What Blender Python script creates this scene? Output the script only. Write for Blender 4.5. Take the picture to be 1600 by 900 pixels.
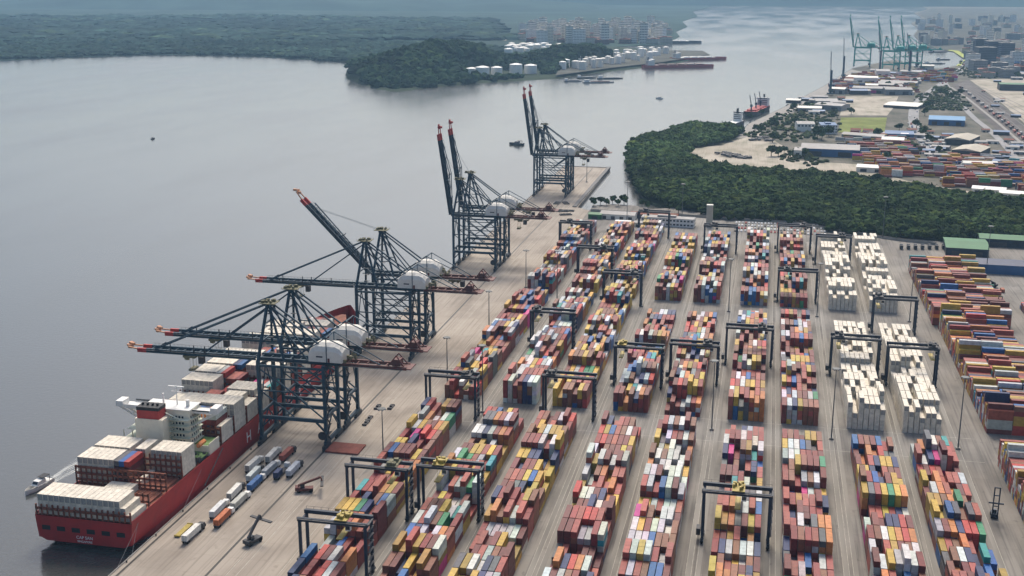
import bpy, bmesh, math, random
import numpy as np
from mathutils import Vector, Matrix
R = math.radians
random.seed(7); rng = np.random.default_rng(7)
S = bpy.context.scene
for o in list(bpy.data.objects): bpy.data.objects.remove(o)

# ---------------------------------------------------------------- camera
CH, FPX, PITCH, YAW = 230.0, 1850.0, R(14.83), R(12.2)
cd = bpy.data.cameras.new('camera'); cam = bpy.data.objects.new('camera', cd)
S.collection.objects.link(cam); S.camera = cam
cam.location = (0, 0, CH); cam.rotation_euler = (R(90) - PITCH, 0, YAW)
cd.sensor_width = 36; cd.lens = FPX / 1600 * 36; cd.clip_start = 1; cd.clip_end = 60000
# ---------------------------------------------------------------- sky, sun, exposure
SUN_EL, SUN_AZ = R(50), R(-6)          # azimuth clockwise from +Y
w = bpy.data.worlds.new('World'); S.world = w; w.use_nodes = True
nt = w.node_tree; bg = nt.nodes['Background']; sky = nt.nodes.new('ShaderNodeTexSky')
sky.sky_type = 'NISHITA'; sky.sun_disc = False; sky.sun_elevation = SUN_EL; sky.sun_rotation = SUN_AZ
sky.air_density = 1.0; sky.dust_density = 5.0; sky.ozone_density = 1.5; sky.altitude = 0
nt.links.new(sky.outputs[0], bg.inputs[0]); bg.inputs[1].default_value = 0.13
sd = bpy.data.lights.new('sun', 'SUN'); so = bpy.data.objects.new('sun', sd); S.collection.objects.link(so)
sd.energy = 2.35; sd.angle = R(20); sd.color = (1, .92, .80)
sdir = Vector((math.sin(SUN_AZ) * math.cos(SUN_EL), math.cos(SUN_AZ) * math.cos(SUN_EL), math.sin(SUN_EL)))
so.rotation_euler = (-sdir).to_track_quat('-Z', 'Y').to_euler(); so.location = (0, 0, 400)
S.view_settings.view_transform = 'Standard'; S.view_settings.look = 'None'
S.view_settings.gamma = 1; S.view_settings.use_curve_mapping = False
S.view_settings.exposure = 0.34
S.cycles.volume_bounces = 1
HAZE = .000048

# ---------------------------------------------------------------- helpers
_f = np.array([-math.sin(YAW) * math.cos(PITCH), math.cos(YAW) * math.cos(PITCH), -math.sin(PITCH)])
_r = np.array([math.cos(YAW), math.sin(YAW), 0.]); _u = np.cross(_r, _f); _C = np.array([0, 0, CH])
def G(x, y, z=0.0):
    "ground point of the survey: map position of a place seen at (x, y)"
    d = _f * FPX + _r * (x - 800) - _u * (y - 450); p = _C + d * ((z - CH) / d[2]); return (float(p[0]), float(p[1]))
def seen(X, Y, Z):
    v = np.array([X, Y, Z]) - _C; d = v @ _f; return 800 + FPX * (v @ _r) / d, 450 - FPX * (v @ _u) / d

def mat(name, rgb, rough=.65, var=.12, scale=.3, metal=0., stretch=(1, 1, 1), dirt=0., dirt_rgb=(.1, .08, .06)):
    m = bpy.data.materials.new(name); m.use_nodes = True; t = m.node_tree; b = t.nodes['Principled BSDF']
    b.inputs['Roughness'].default_value = rough; b.inputs['Metallic'].default_value = metal; b.inputs['Specular IOR Level'].default_value = .5 if rough < .3 else .05 if rough > .85 else .25
    tc = t.nodes.new('ShaderNodeTexCoord'); mp = t.nodes.new('ShaderNodeMapping'); mp.inputs['Scale'].default_value = stretch
    n = t.nodes.new('ShaderNodeTexNoise'); n.inputs['Scale'].default_value = scale; n.inputs['Detail'].default_value = 5
    t.links.new(tc.outputs['Object'], mp.inputs[0]); t.links.new(mp.outputs[0], n.inputs['Vector'])
    r = t.nodes.new('ShaderNodeValToRGB'); e = r.color_ramp.elements
    e[0].position = .3; e[1].position = .7
    e[0].color = (*[c * (1 - var) for c in rgb], 1); e[1].color = (*[min(1, c * (1 + var)) for c in rgb], 1)
    t.links.new(n.outputs['Fac'], r.inputs[0]); out = r.outputs[0]
    if dirt:
        n2 = t.nodes.new('ShaderNodeTexNoise'); n2.inputs['Scale'].default_value = scale * 3.3; n2.inputs['Detail'].default_value = 8
        t.links.new(mp.outputs[0], n2.inputs['Vector'])
        r2 = t.nodes.new('ShaderNodeMapRange'); r2.inputs[1].default_value = .5; r2.inputs[2].default_value = .75; r2.inputs[4].default_value = dirt
        t.links.new(n2.outputs['Fac'], r2.inputs[0])
        mx = t.nodes.new('ShaderNodeMix'); mx.data_type = 'RGBA'; mx.inputs[7].default_value = (*dirt_rgb, 1)
        t.links.new(r2.outputs[0], mx.inputs[0]); t.links.new(out, mx.inputs[6]); out = mx.outputs[2]
    t.links.new(out, b.inputs['Base Color']); m['bs'] = 1
    return m
def tint_mat(name, source, rough=.55, var=.25, dirt=.35):
    "paint whose colour comes from the thing itself (object colour or a colour attribute), weathered by noise"
    m = bpy.data.materials.new(name); m.use_nodes = True; t = m.node_tree; b = t.nodes['Principled BSDF']
    b.inputs['Roughness'].default_value = rough; b.inputs['Specular IOR Level'].default_value = .02 if rough > .8 else .25
    if source == 'object': c = t.nodes.new('ShaderNodeObjectInfo').outputs['Color']
    else:
        a = t.nodes.new('ShaderNodeAttribute'); a.attribute_name = 'tint'; c = a.outputs['Color']
    g = t.nodes.new('ShaderNodeNewGeometry')
    n = t.nodes.new('ShaderNodeTexNoise'); n.inputs['Scale'].default_value = .55; n.inputs['Detail'].default_value = 6
    t.links.new(g.outputs['Position'], n.inputs['Vector'])
    mr = t.nodes.new('ShaderNodeMapRange'); mr.inputs[1].default_value = .3; mr.inputs[2].default_value = .7
    mr.inputs[3].default_value = 1 - var; mr.inputs[4].default_value = 1 + var * .5
    t.links.new(n.outputs['Fac'], mr.inputs[0])
    vm = t.nodes.new('ShaderNodeVectorMath'); vm.operation = 'SCALE'; t.links.new(c, vm.inputs[0]); t.links.new(mr.outputs[0], vm.inputs['Scale'])
    n2 = t.nodes.new('ShaderNodeTexNoise'); n2.inputs['Scale'].default_value = 1.7; n2.inputs['Detail'].default_value = 7
    t.links.new(g.outputs['Position'], n2.inputs['Vector'])
    r2 = t.nodes.new('ShaderNodeMapRange'); r2.inputs[1].default_value = .55; r2.inputs[2].default_value = .75; r2.inputs[4].default_value = dirt
    t.links.new(n2.outputs['Fac'], r2.inputs[0])
    mx = t.nodes.new('ShaderNodeMix'); mx.data_type = 'RGBA'; mx.inputs[7].default_value = (.13, .09, .07, 1)
    t.links.new(r2.outputs[0], mx.inputs[0]); t.links.new(vm.outputs[0], mx.inputs[6]); t.links.new(mx.outputs[2], b.inputs['Base Color'])
    return m

col = S.collection
class MB:
    def __init__(s): s.v = []; s.f = []
    def box(s, x0, x1, y0, y1, z0, z1):
        i = len(s.v); s.v += [(x0,y0,z0),(x1,y0,z0),(x1,y1,z0),(x0,y1,z0),(x0,y0,z1),(x1,y0,z1),(x1,y1,z1),(x0,y1,z1)]
        s.f += [tuple(i+k for k in q) for q in ((0,3,2,1),(4,5,6,7),(0,1,5,4),(1,2,6,5),(2,3,7,6),(3,0,4,7))]; return s
    def cbox(s, c, d): return s.box(c[0]-d[0]/2, c[0]+d[0]/2, c[1]-d[1]/2, c[1]+d[1]/2, c[2]-d[2]/2, c[2]+d[2]/2)
    def bar(s, p, q, w_, h=None, up=(0, 0, 1)):
        "box beam from p to q"
        h = h or w_; p = Vector(p); q = Vector(q); d = (q - p).normalized(); u = Vector(up)
        if abs(d.dot(u)) > .98: u = Vector((0, 1, 0))
        a = d.cross(u).normalized() * w_ / 2; b = a.cross(d).normalized() * h / 2; i = len(s.v)
        for e in (p, q):
            for k in (-a-b, a-b, a+b, -a+b): s.v.append(tuple(e + k))
        s.f += [tuple(i+k for k in t) for t in ((0,3,2,1),(4,5,6,7),(0,1,5,4),(1,2,6,5),(2,3,7,6),(3,0,4,7))]; return s
    def tube(s, p, q, r, r2=None, n=8):
        r2 = r if r2 is None else r2; p = Vector(p); q = Vector(q); d = (q - p).normalized()
        u = Vector((0, 0, 1)) if abs(d.z) < .9 else Vector((1, 0, 0)); a = d.cross(u).normalized(); b = d.cross(a).normalized(); i = len(s.v)
        for e, rr in ((p, r), (q, r2)):
            for k in range(n):
                t = 2 * math.pi * k / n; s.v.append(tuple(e + a * math.cos(t) * rr + b * math.sin(t) * rr))
        for k in range(n): s.f.append((i+k, i+(k+1) % n, i+n+(k+1) % n, i+n+k))
        s.f.append(tuple(i+k for k in range(n))[::-1]); s.f.append(tuple(i+n+k for k in range(n))); return s
    def prism(s, pts, z0, z1):
        "vertical prism over a plan outline"
        i = len(s.v); n = len(pts); s.v += [(x, y, z0) for x, y in pts] + [(x, y, z1) for x, y in pts]
        s.f += [tuple(range(i, i+n))[::-1], tuple(range(i+n, i+2*n))] + [(i+k, i+(k+1) % n, i+n+(k+1) % n, i+n+k) for k in range(n)]; return s
    def prism_x(s, pts, x0, x1):
        "prism along X over a (y,z) outline"
        i = len(s.v); n = len(pts); s.v += [(x0, y, z) for y, z in pts] + [(x1, y, z) for y, z in pts]
        s.f += [tuple(range(i, i+n))[::-1], tuple(range(i+n, i+2*n))] + [(i+k, i+(k+1) % n, i+n+(k+1) % n, i+n+k) for k in range(n)]; return s
    def prism_y(s, pts, y0, y1):
        i = len(s.v); n = len(pts); s.v += [(x, y0, z) for x, z in pts] + [(x, y1, z) for x, z in pts]
        s.f += [tuple(range(i, i+n)), tuple(range(i+n, i+2*n))[::-1]] + [(i+k, i+n+k, i+n+(k+1) % n, i+(k+1) % n) for k in range(n)]; return s
    def loft(s, rings):
        i = len(s.v); n = len(rings[0])
        for r in rings: s.v += [tuple(p) for p in r]
        for a in range(len(rings) - 1):
            for k in range(n - 1): s.f.append((i+a*n+k, i+a*n+k+1, i+(a+1)*n+k+1, i+(a+1)*n+k))
        s.f.append(tuple(range(i, i+n))[::-1]); s.f.append(tuple(range(i+(len(rings)-1)*n, i+len(rings)*n))); return s
    def build(s, name, m, parent=None, loc=None, rz=0):
        me = bpy.data.meshes.new(name); me.from_pydata(s.v, [], s.f); me.validate()
        bm = bmesh.new(); bm.from_mesh(me); bmesh.ops.recalc_face_normals(bm, faces=bm.faces); bm.to_mesh(me); bm.free()
        me.materials.append(m); o = bpy.data.objects.new(name, me); col.objects.link(o)
        if parent: o.parent = parent
        if loc: o.location = loc
        if rz: o.rotation_euler = (0, 0, rz)
        return o
def tag(o, label=None, cat=None, group=None, kind=None):
    if label: o['label'] = label
    if cat: o['category'] = cat
    if group: o['group'] = group
    if kind: o['kind'] = kind
    return o
def thing(name, label, cat, loc=(0, 0, 0), rz=0, group=None):
    o = bpy.data.objects.new(name, None); col.objects.link(o); o.location = loc; o.rotation_euler = (0, 0, rz)
    o.empty_display_size = 1; return tag(o, label, cat, group)
def copy_tree(o, parent=None):
    c = o.copy(); col.objects.link(c); c.parent = parent
    for ch in list(o.children): copy_tree(ch, c)
    return c
def place(proto, used, loc, rz=0, label=None, scale=None):
    if not used.get(proto.name): used[proto.name] = 1; o = proto
    else: o = copy_tree(proto)
    o.location = loc; o.rotation_euler = (0, 0, rz)
    if scale: o.scale = scale if hasattr(scale, '__len__') else (scale,) * 3
    if label: o['label'] = label
    return o
USED = {}
def sheet(name, pts, z, m, kind='structure'):
    bm = bmesh.new(); vs = [bm.verts.new((x, y, z)) for x, y in pts]; f = bm.faces.new(vs); bmesh.ops.triangulate(bm, faces=[f])
    bmesh.ops.recalc_face_normals(bm, faces=bm.faces)
    for f in bm.faces:
        if f.normal.z < 0: f.normal_flip()
    me = bpy.data.meshes.new(name); bm.to_mesh(me); bm.free(); me.materials.append(m)
    o = bpy.data.objects.new(name, me); col.objects.link(o)
    if kind: o['kind'] = kind
    return o
def inside(pts, x, y):
    "vectorised point in polygon"
    x = np.asarray(x); y = np.asarray(y); c = np.zeros(x.shape, bool); n = len(pts)
    for i in range(n):
        x0, y0 = pts[i]; x1, y1 = pts[i-1]
        cond = ((y0 > y) != (y1 > y)) & (x < (x1 - x0) * (y - y0) / ((y1 - y0) or 1e-9) + x0); c ^= cond
    return c
def text_mesh(name, body, size, m, parent, loc, rot, depth=.05, align='LEFT'):
    cu = bpy.data.curves.new(name, 'FONT'); cu.body = body; cu.size = size; cu.extrude = depth; cu.align_x = align
    t = bpy.data.objects.new('t', cu); col.objects.link(t)
    me = bpy.data.meshes.new_from_object(t.evaluated_get(bpy.context.evaluated_depsgraph_get())); bpy.data.objects.remove(t)
    me.materials.clear(); me.materials.append(m); o = bpy.data.objects.new(name, me); col.objects.link(o)
    o.parent = parent; o.location = loc; o.rotation_euler = rot; return o
ORD = ['zeroth','first','second','third','fourth','fifth','sixth','seventh','eighth','ninth','tenth','eleventh','twelfth','thirteenth','fourteenth','fifteenth','sixteenth','seventeenth','eighteenth','nineteenth','twentieth']

# ---------------------------------------------------------------- materials
M = {}
M['crane'] = mat('crane_blue_paint', (.020, .058, .088), .5, .25, .4, dirt=.35, dirt_rgb=(.09, .07, .06))
M['crane_dark'] = mat('crane_dark_steel', (.035, .042, .05), .6, .3, .5)
M['maroon'] = mat('maroon_steel', (.13, .045, .04), .6, .25, .3, dirt=.5, dirt_rgb=(.09, .07, .06))
M['red'] = mat('red_paint', (.42, .05, .045), .5, .15, .5)
M['peach'] = mat('faded_orange_steel', (.55, .28, .16), .6, .2, .4)
M['house'] = mat('house_cream_sheet', (.72, .69, .62), .6, .07, .3, dirt=.25, dirt_rgb=(.35, .3, .24))
M['olive'] = mat('machinery_olive', (.16, .15, .09), .7, .4, .9)
M['yellow'] = mat('machine_yellow', (.38, .29, .06), .5, .2, 1, dirt=.4)
M['rtg'] = mat('gantry_navy', (.022, .034, .055), .5, .25, .5)
M['tyre'] = mat('tyre_rubber', (.02, .02, .02), .9, .2, 2)
M['glass'] = mat('dark_glass', (.02, .03, .04), .15, .1, 1)
M['grey'] = mat('grey_steel', (.25, .25, .25), .6, .2, .6)
M['dgrey'] = mat('dark_grey_steel', (.06, .06, .065), .6, .25, .8)
M['white'] = mat('white_paint', (.75, .74, .7), .5, .06, .5, dirt=.15, dirt_rgb=(.4, .35, .3))
M['cream'] = mat('ship_cream_paint', (.78, .72, .58), .5, .05, .2, dirt=.2, dirt_rgb=(.45, .36, .25))
M['hull'] = mat('hull_red_paint', (.40, .03, .03), .45, .18, .06, dirt=.35, dirt_rgb=(.14, .03, .03))
M['deckred'] = mat('deck_rust_red', (.22, .075, .045), .8, .3, .25, dirt=.6, dirt_rgb=(.1, .05, .04))
M['deckgreen'] = mat('deck_green_paint', (.16, .26, .09), .8, .2, .5)
M['lgreen'] = mat('pale_green_rail', (.55, .58, .48), .7, .2, .6)
M['black'] = mat('black_paint', (.02, .02, .022), .5, .2, 1)
M['mark'] = mat('letter_white', (.75, .72, .7), .6, .05, 1)
M['steel'] = mat('galvanised_pole', (.12, .13, .13), .5, .2, .6)
M['rail'] = mat('rail_steel', (.05, .045, .04), .5, .2, 1)
M['tan'] = mat('sand_render', (.46, .42, .34), .8, .1, .2)
M['conc'] = mat('concrete', (.28, .265, .24), .85, .15, .1, dirt=.3)
M['cool'] = mat('cooling_unit_grey', (.30, .29, .27), .6, .3, 1.5)
ORANGE = mat('orange_paint', (.6, .2, .06), .6, .15, 1)
BLUE = mat('blue_sheet', (.045, .12, .26), .5, .15, .1)
ROOFG = mat('grey_roof_sheet', (.30, .29, .28), .6, .15, .05, dirt=.4, dirt_rgb=(.2, .15, .12))
GREENR = mat('green_roof_sheet', (.05, .16, .07), .6, .12, .1)

# ground materials
def ground_mat(name, rgb, light, dark, streak, slab=0):
    m = bpy.data.materials.new(name); m.use_nodes = True; t = m.node_tree; b = t.nodes['Principled BSDF']; b.inputs['Roughness'].default_value = .85; b.inputs['Specular IOR Level'].default_value = .15
    tc = t.nodes.new('ShaderNodeTexCoord')
    def noise(scale, stretch, detail=6, lo=.35, hi=.65):
        mp = t.nodes.new('ShaderNodeMapping'); mp.inputs['Scale'].default_value = stretch; t.links.new(tc.outputs['Object'], mp.inputs[0])
        n = t.nodes.new('ShaderNodeTexNoise'); n.inputs['Scale'].default_value = scale; n.inputs['Detail'].default_value = detail; t.links.new(mp.outputs[0], n.inputs['Vector'])
        r = t.nodes.new('ShaderNodeMapRange'); r.inputs[1].default_value = lo; r.inputs[2].default_value = hi; t.links.new(n.outputs['Fac'], r.inputs[0]); return r.outputs[0]
    def mix(fac, a, bb, k=1.0):
        x = t.nodes.new('ShaderNodeMix'); x.data_type = 'RGBA'
        mm = t.nodes.new('ShaderNodeMath'); mm.operation = 'MULTIPLY'; mm.inputs[1].default_value = k; t.links.new(fac, mm.inputs[0]); t.links.new(mm.outputs[0], x.inputs[0])
        if isinstance(a, tuple): x.inputs[6].default_value = (*a, 1)
        else: t.links.new(a, x.inputs[6])
        if isinstance(bb, tuple): x.inputs[7].default_value = (*bb, 1)
        else: t.links.new(bb, x.inputs[7])
        return x.outputs[2]
    c = mix(noise(.012, (1, 1, 1)), rgb, light)
    c = mix(noise(.05, (1, .5, 1), 8, .45, .68), c, dark, .62)
    c = mix(noise(.22, (1, .8, 1), 5, .62, .72), c, dark, .5)
    c = mix(noise(.9, (1, .02, 1), 4, .5, .68), c, dark, streak)
    c = mix(noise(.33, (1, .035, 1), 3, .55, .7), c, light, streak * .6)
    if slab:
        br = t.nodes.new('ShaderNodeTexBrick'); br.offset = 0; br.inputs['Scale'].default_value = 1; br.inputs['Mortar Size'].default_value = .12
        br.inputs['Brick Width'].default_value = slab; br.inputs['Row Height'].default_value = slab; br.inputs['Color1'].default_value = (0, 0, 0, 1); br.inputs['Color2'].default_value = (.35, .35, .35, 1); br.inputs['Mortar'].default_value = (1, 1, 1, 1)
        t.links.new(tc.outputs['Object'], br.inputs['Vector']); c = mix(br.outputs['Color'], c, dark, .35)
    t.links.new(c, b.inputs['Base Color']); return m
M['yard'] = ground_mat('yard_asphalt', (.21, .19, .165), (.30, .28, .25), (.09, .085, .078), .6, 24)
M['apron'] = ground_mat('apron_concrete', (.34, .295, .245), (.41, .36, .30), (.19, .16, .13), .6, 15)
M['sand'] = ground_mat('bare_sand', (.36, .315, .25), (.46, .41, .34), (.16, .16, .10), .3)
M['bank'] = ground_mat('port_ground', (.085, .08, .062), (.17, .155, .125), (.035, .045, .025), .3)
M['road'] = ground_mat('road_asphalt', (.27, .27, .27), (.33, .32, .31), (.2, .2, .2), .2)
M['railyard'] = ground_mat('railway_ballast', (.085, .075, .07), (.14, .12, .11), (.05, .045, .045), .2)
M['grass'] = mat('short_grass', (.17, .20, .06), .9, .3, .03, dirt=.5, dirt_rgb=(.28, .24, .12))
M['forest_floor'] = mat('swamp_floor', (.035, .05, .03), .95, .3, .02)
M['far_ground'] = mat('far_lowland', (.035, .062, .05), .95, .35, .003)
M['city_ground'] = mat('city_ground', (.1, .1, .085), .95, .3, .01)
def water_mat():
    m = bpy.data.materials.new('estuary_water'); m.use_nodes = True; t = m.node_tree; b = t.nodes['Principled BSDF']
    b.inputs['Base Color'].default_value = (.05, .055, .052, 1); b.inputs['Roughness'].default_value = .18; b.inputs['IOR'].default_value = 1.62
    tc = t.nodes.new('ShaderNodeTexCoord')
    n = t.nodes.new('ShaderNodeTexNoise'); n.inputs['Scale'].default_value = .35; n.inputs['Detail'].default_value = 4; t.links.new(tc.outputs['Object'], n.inputs['Vector'])
    n2 = t.nodes.new('ShaderNodeTexNoise'); n2.inputs['Scale'].default_value = .006; n2.inputs['Detail'].default_value = 5
    mp = t.nodes.new('ShaderNodeMapping'); mp.inputs['Rotation'].default_value = (0, 0, R(35)); mp.inputs['Scale'].default_value = (1, .35, 1)
    t.links.new(tc.outputs['Object'], mp.inputs[0]); t.links.new(mp.outputs[0], n2.inputs['Vector'])
    bp = t.nodes.new('ShaderNodeBump'); bp.inputs['Strength'].default_value = .45; bp.inputs['Distance'].default_value = .25
    t.links.new(n.outputs['Fac'], bp.inputs['Height']); t.links.new(bp.outputs[0], b.inputs['Normal'])
    mr = t.nodes.new('ShaderNodeMapRange'); mr.inputs[1].default_value = .35; mr.inputs[2].default_value = .7; mr.inputs[3].default_value = .10; mr.inputs[4].default_value = .22
    t.links.new(n2.outputs['Fac'], mr.inputs[0]); t.links.new(mr.outputs[0], b.inputs['Roughness'])
    return m
M['water'] = water_mat()

# ---------------------------------------------------------------- setting: water, yard, quay
WZ = -3.0
sheet('water', [(-14000, -2000), (14000, -2000), (14000, 26000), (-14000, 26000)], WZ, M['water'])
QX = -245.5
def slab(name, pts, z0, z1, m, kind='structure'):
    mb = MB(); mb.prism(pts, z0, z1); o = mb.build(name, m); o['kind'] = kind; return o
slab('yard_ground', [(-172, 150), (420, 150), (420, 1090), (150, 1090), (100, 1104), (58, 1150), (28, 1160), G(1090, 332), G(1052, 325), G(1020, 326), G(990, 321), G(960, 319), G(925, 321), (-172, 1190)], WZ - 6, 0, M['yard'])
slab('quay_apron', [(QX, 150), (-172, 150), (-172, 1164), (-186, 1178), (-188, 1442), (QX, 1438)], WZ - 6, -.01, M['apron'])
# crane rails, kerb and lane lines
for x, nm in ((-242.5, 'crane_rail'), (-208, 'crane_rail')):
    mb = MB(); mb.box(x - .55, x - .12, 160, 1430, -.01, .03); mb.box(x + .12, x + .55, 160, 1430, -.01, .03); mb.box(x - .08, x + .08, 160, 1430, -.01, .1)
    o = mb.build(nm, M['rail']); o['kind'] = 'structure'
mb = MB(); mb.box(QX, QX + .45, 150, 1438, -.01, .35); mb.build('quay_kerb', M['conc'])['kind'] = 'structure'
mb = MB(); mb.box(-191.5, -187.4, 1178, 1442, -1, .9); mb.box(QX, -191.5, 1438.5, 1442, -1, .5); o = mb.build('pier_kerb', M['dgrey']); o['kind'] = 'structure'
wl = MB()
for x in (-200.5, -196.5, -180.5): wl.box(x, x + .18, 160, 1400, -.01, .006)
for p in (-202.4, -140.9, -79.4, -17.9, 43.6):
    for x in (p - 4.8, p - .9, p + 27.9, p + 30.1, p + 58.9):
        if x < -172: continue
        wl.box(x, x + .15, 200, 1060, 0, .006)
for y in (572.6, 603.4, 836): wl.box(-172, 112, y, y + .2, 0, .0065)
wl.build('lane_markings', mat('worn_line_paint', (.42, .4, .34), .8, .3, .3))['kind'] = 'structure'
# concrete gantry runways
rw = MB()
for p in (-202.4, -140.9, -79.4, -17.9, 43.6):
    for x in (p, p + 27, p + 31, p + 58):
        if x < -172: continue
        rw.box(x - 1.1, x + 1.1, 200, 1062, 0, .004)
rw.build('gantry_runway', mat('runway_concrete', (.235, .22, .195), .85, .25, .15, stretch=(1, .1, 1)))['kind'] = 'structure'

# ---------------------------------------------------------------- containers
M['c_obj'] = tint_mat('container_paint', 'object', dirt=.22); M['c_att'] = tint_mat('stack_paint', 'attr', dirt=.22)
def box40(L, W=2.44, H=2.6, corr=True):
    mb = MB(); h = L / 2; w2 = W / 2
    mb.box(-w2 + .05, w2 - .05, -h + .08, h - .08, .12, H - .06)
    n = int(L / .56)
    if corr:
        for sx in (-1, 1):
            for k in range(n):
                y = -h + .35 + (L - .7) * (k + .5) / n; mb.box(*sorted((sx * (w2 - .052), sx * (w2 - .012))), y - .14, y + .14, .14, H - .1)
        for k in range(int(L / .9)):
            y = -h + .3 + (L - .6) * (k + .5) / int(L / .9); mb.box(-w2 + .1, w2 - .1, y - .2, y + .2, H - .06, H - .035)
    for sx in (-1, 1):
        for z0, z1 in ((0, .15), (H - .1, H)): mb.box(*sorted((sx * w2, sx * (w2 - .1))), -h + .16, h - .16, z0, z1)
        for sy in (-1, 1): mb.box(*sorted((sx * w2, sx * (w2 - .16))), *sorted((sy * h, sy * (h - .16))), 0, H)
    for sy in (-1, 1):
        for z0, z1 in ((.02, .15), (H - .12, H - .01)): mb.box(-w2 + .16, w2 - .16, *sorted((sy * (h - .01), sy * (h - .12))), z0, z1)
    return mb
def door_mb(L, H=2.6):
    mb = MB(); h = L / 2
    for sx in (-1, 1):
        mb.box(*sorted((sx * .02, sx * 1.05)), -h + .005, -h + .07, .16, H - .13)
        for x in (.3, .75): mb.tube((sx * x, -h - .02, .14), (sx * x, -h - .02, H - .14), .025, n=6)
        mb.box(*sorted((sx * .25, sx * .8)), -h - .03, -h, 1.0, 1.08)
    return mb
def reefer_unit(L, H=2.9):
    mb = MB(); h = L / 2; mb.box(-1.02, 1.02, -h + .02, -h + .07, .18, H - .14)
    mb.tube((0, -h - .02, H - .75), (0, -h + .04, H - .75), .5, n=12); mb.box(-.8, .8, -h - .02, -h + .03, .35, 1.2); return mb
PROTO = {}
def cont_proto(kind, L):
    k = (kind, L)
    if k not in PROTO:
        if kind == 'reefer':
            o = box40(L, H=2.9, corr=False).build('refrigerated_container', M['c_obj']); u = reefer_unit(L).build('cooling_unit', M['cool'], o)
        else:
            o = box40(L).build('shipping_container', M['c_obj']); u = door_mb(L).build('door', M['c_obj'], o)
        PROTO[k] = [o, u, False]
    return PROTO[k]
def put_container(c):
    o0, u0, used = cont_proto(c['kind'], c['L'])
    if not used: o, u = o0, u0; PROTO[(c['kind'], c['L'])][2] = True
    else:
        o = o0.copy(); u = u0.copy(); col.objects.link(o); col.objects.link(u); u.parent = o
    o.location = (c['x'], c['y'], c['z']); o.rotation_euler = (0, 0, R(90) if c['rot'] else 0)
    o.color = (*c['rgb'], 1); u.color = (*[v * .92 for v in c['rgb']], 1)
    o['label'] = c['label']; o['category'] = 'container'; o['group'] = 'refrigerated containers in the port' if c['kind'] == 'reefer' else 'shipping containers in the port'

PAL = {'maroon': (.20, .06, .058), 'dark red': (.29, .06, .058), 'rust brown': (.27, .12, .08), 'brick red': (.40, .115, .09), 'bright red': (.55, .08, .07),
       'yellow': (.64, .44, .09), 'mustard': (.45, .30, .07), 'orange': (.60, .25, .09), 'light grey': (.46, .47, .47), 'white': (.68, .68, .65),
       'pale grey': (.56, .59, .60), 'blue': (.04, .15, .38), 'navy': (.04, .06, .15), 'teal': (.05, .33, .34), 'green': (.06, .28, .14), 'magenta': (.55, .04, .25), 'dark grey': (.13, .13, .14)}
W_STD = {'maroon': 20, 'dark red': 13, 'rust brown': 14, 'brick red': 15, 'bright red': 5, 'yellow': 9, 'mustard': 7, 'orange': 6, 'light grey': 6, 'white': 7, 'pale grey': 4, 'blue': 6, 'navy': 6, 'teal': 1.4, 'green': 1, 'magenta': 1.0, 'dark grey': 4}
W_YEL = dict(W_STD, yellow=26, mustard=16, orange=6); W_RED = dict(W_STD, maroon=24, **{'brick red': 24, 'rust brown': 16})
W_WHT = dict(W_STD, white=30, **{'pale grey': 20, 'light grey': 14})
W_MIX = dict(W_STD, orange=9, navy=9, blue=7, white=14)
W_J = dict(W_STD, yellow=16, mustard=10, orange=10)
def pick(wt):
    k = random.choices(list(wt), list(wt.values()))[0]; v = random.uniform(.82, 1.18)
    return k, tuple(min(.8, (c if max(PAL[k]) - min(PAL[k]) < .1 else c * (c / max(PAL[k])) ** .09 - .006) * .82 * v * random.uniform(.93, 1.07)) if c > .02 else c for c in PAL[k])
def reefer_col():
    v = random.uniform(.86, 1.0); return ('white' if v > .93 else 'cream'), (.74 * v, .675 * v, .56 * v)
CONT = []
def block(x0, nrow, y0, nbay, pitch, hfun, wt, zone, bname, reefer=False, low=1):
    "a block of stacks, containers lying along Y"
    hs = [[0] * nrow for _ in range(nbay)]
    for b in range(nbay):
        base = hfun(b)
        for r in range(nrow): hs[b][r] = max(low if base > 0 else 0, min(6, int(round(base + random.choice((-2, -1, -1, 0, 0, 0, 0, 0, 0, 0, 0, 0, 1)) - (1 if reefer and False else 0))))) if base > 0 else 0
    for b in range(nbay):
        runs = pick(wt or W_STD); short_bay = random.random() < .16 and not reefer
        for r in range(nrow):
            x = x0 + 1.22 + r * 2.75; H = 2.9 if reefer else 2.6
            for k in range(hs[b][r]):
                if random.random() < .45: runs = pick(wt or W_STD)
                cn, rgb = reefer_col() if reefer else runs
                if not reefer: rgb = tuple(v * random.uniform(.92, 1.06) for v in rgb)
                top = k == hs[b][r] - 1; front = b == 0 or hs[b-1][r] <= k
                side = (r == nrow - 1 or hs[b][r+1] <= k) if x < 0 else (r == 0 or hs[b][r-1] <= k)
                parts = [(0, 12.19)] if (reefer or not short_bay) else [(-3.08, 6.06), (3.08, 6.06)]
                for q, (dy, L) in enumerate(parts):
                    jx, jy = random.uniform(-.06, .06), random.uniform(-.1, .1)
                    c = dict(x=x + jx, y=y0 + (b + .5) * pitch + dy + jy, z=k * H + .02, L=L, rgb=rgb, kind='reefer' if reefer else 'dry', rot=0, H=H, top=top, front=front and q == 0, side=side)
                    bay = (f'{ORD[nbay - b]} bay before aisle' if zone == 'near' else f'{ORD[b + 1]} bay beyond aisle' if zone == 'mid' else f'{ORD[b + 1]} bay of far field')
                    lead = ('' if len(parts) == 1 else ('nearer short ' if q == 0 else 'farther short ')) + cn
                    pos = 'atop' if top else f'level {["one","two","three","four","five","six"][k]} in'
                    c['label'] = f'{lead} container {pos} {ORD[r + 1]} stack, {bay}, {bname}'
                    CONT.append(c)
BP = 12.75
cols = []   # (x0 of containers, name, side)
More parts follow.
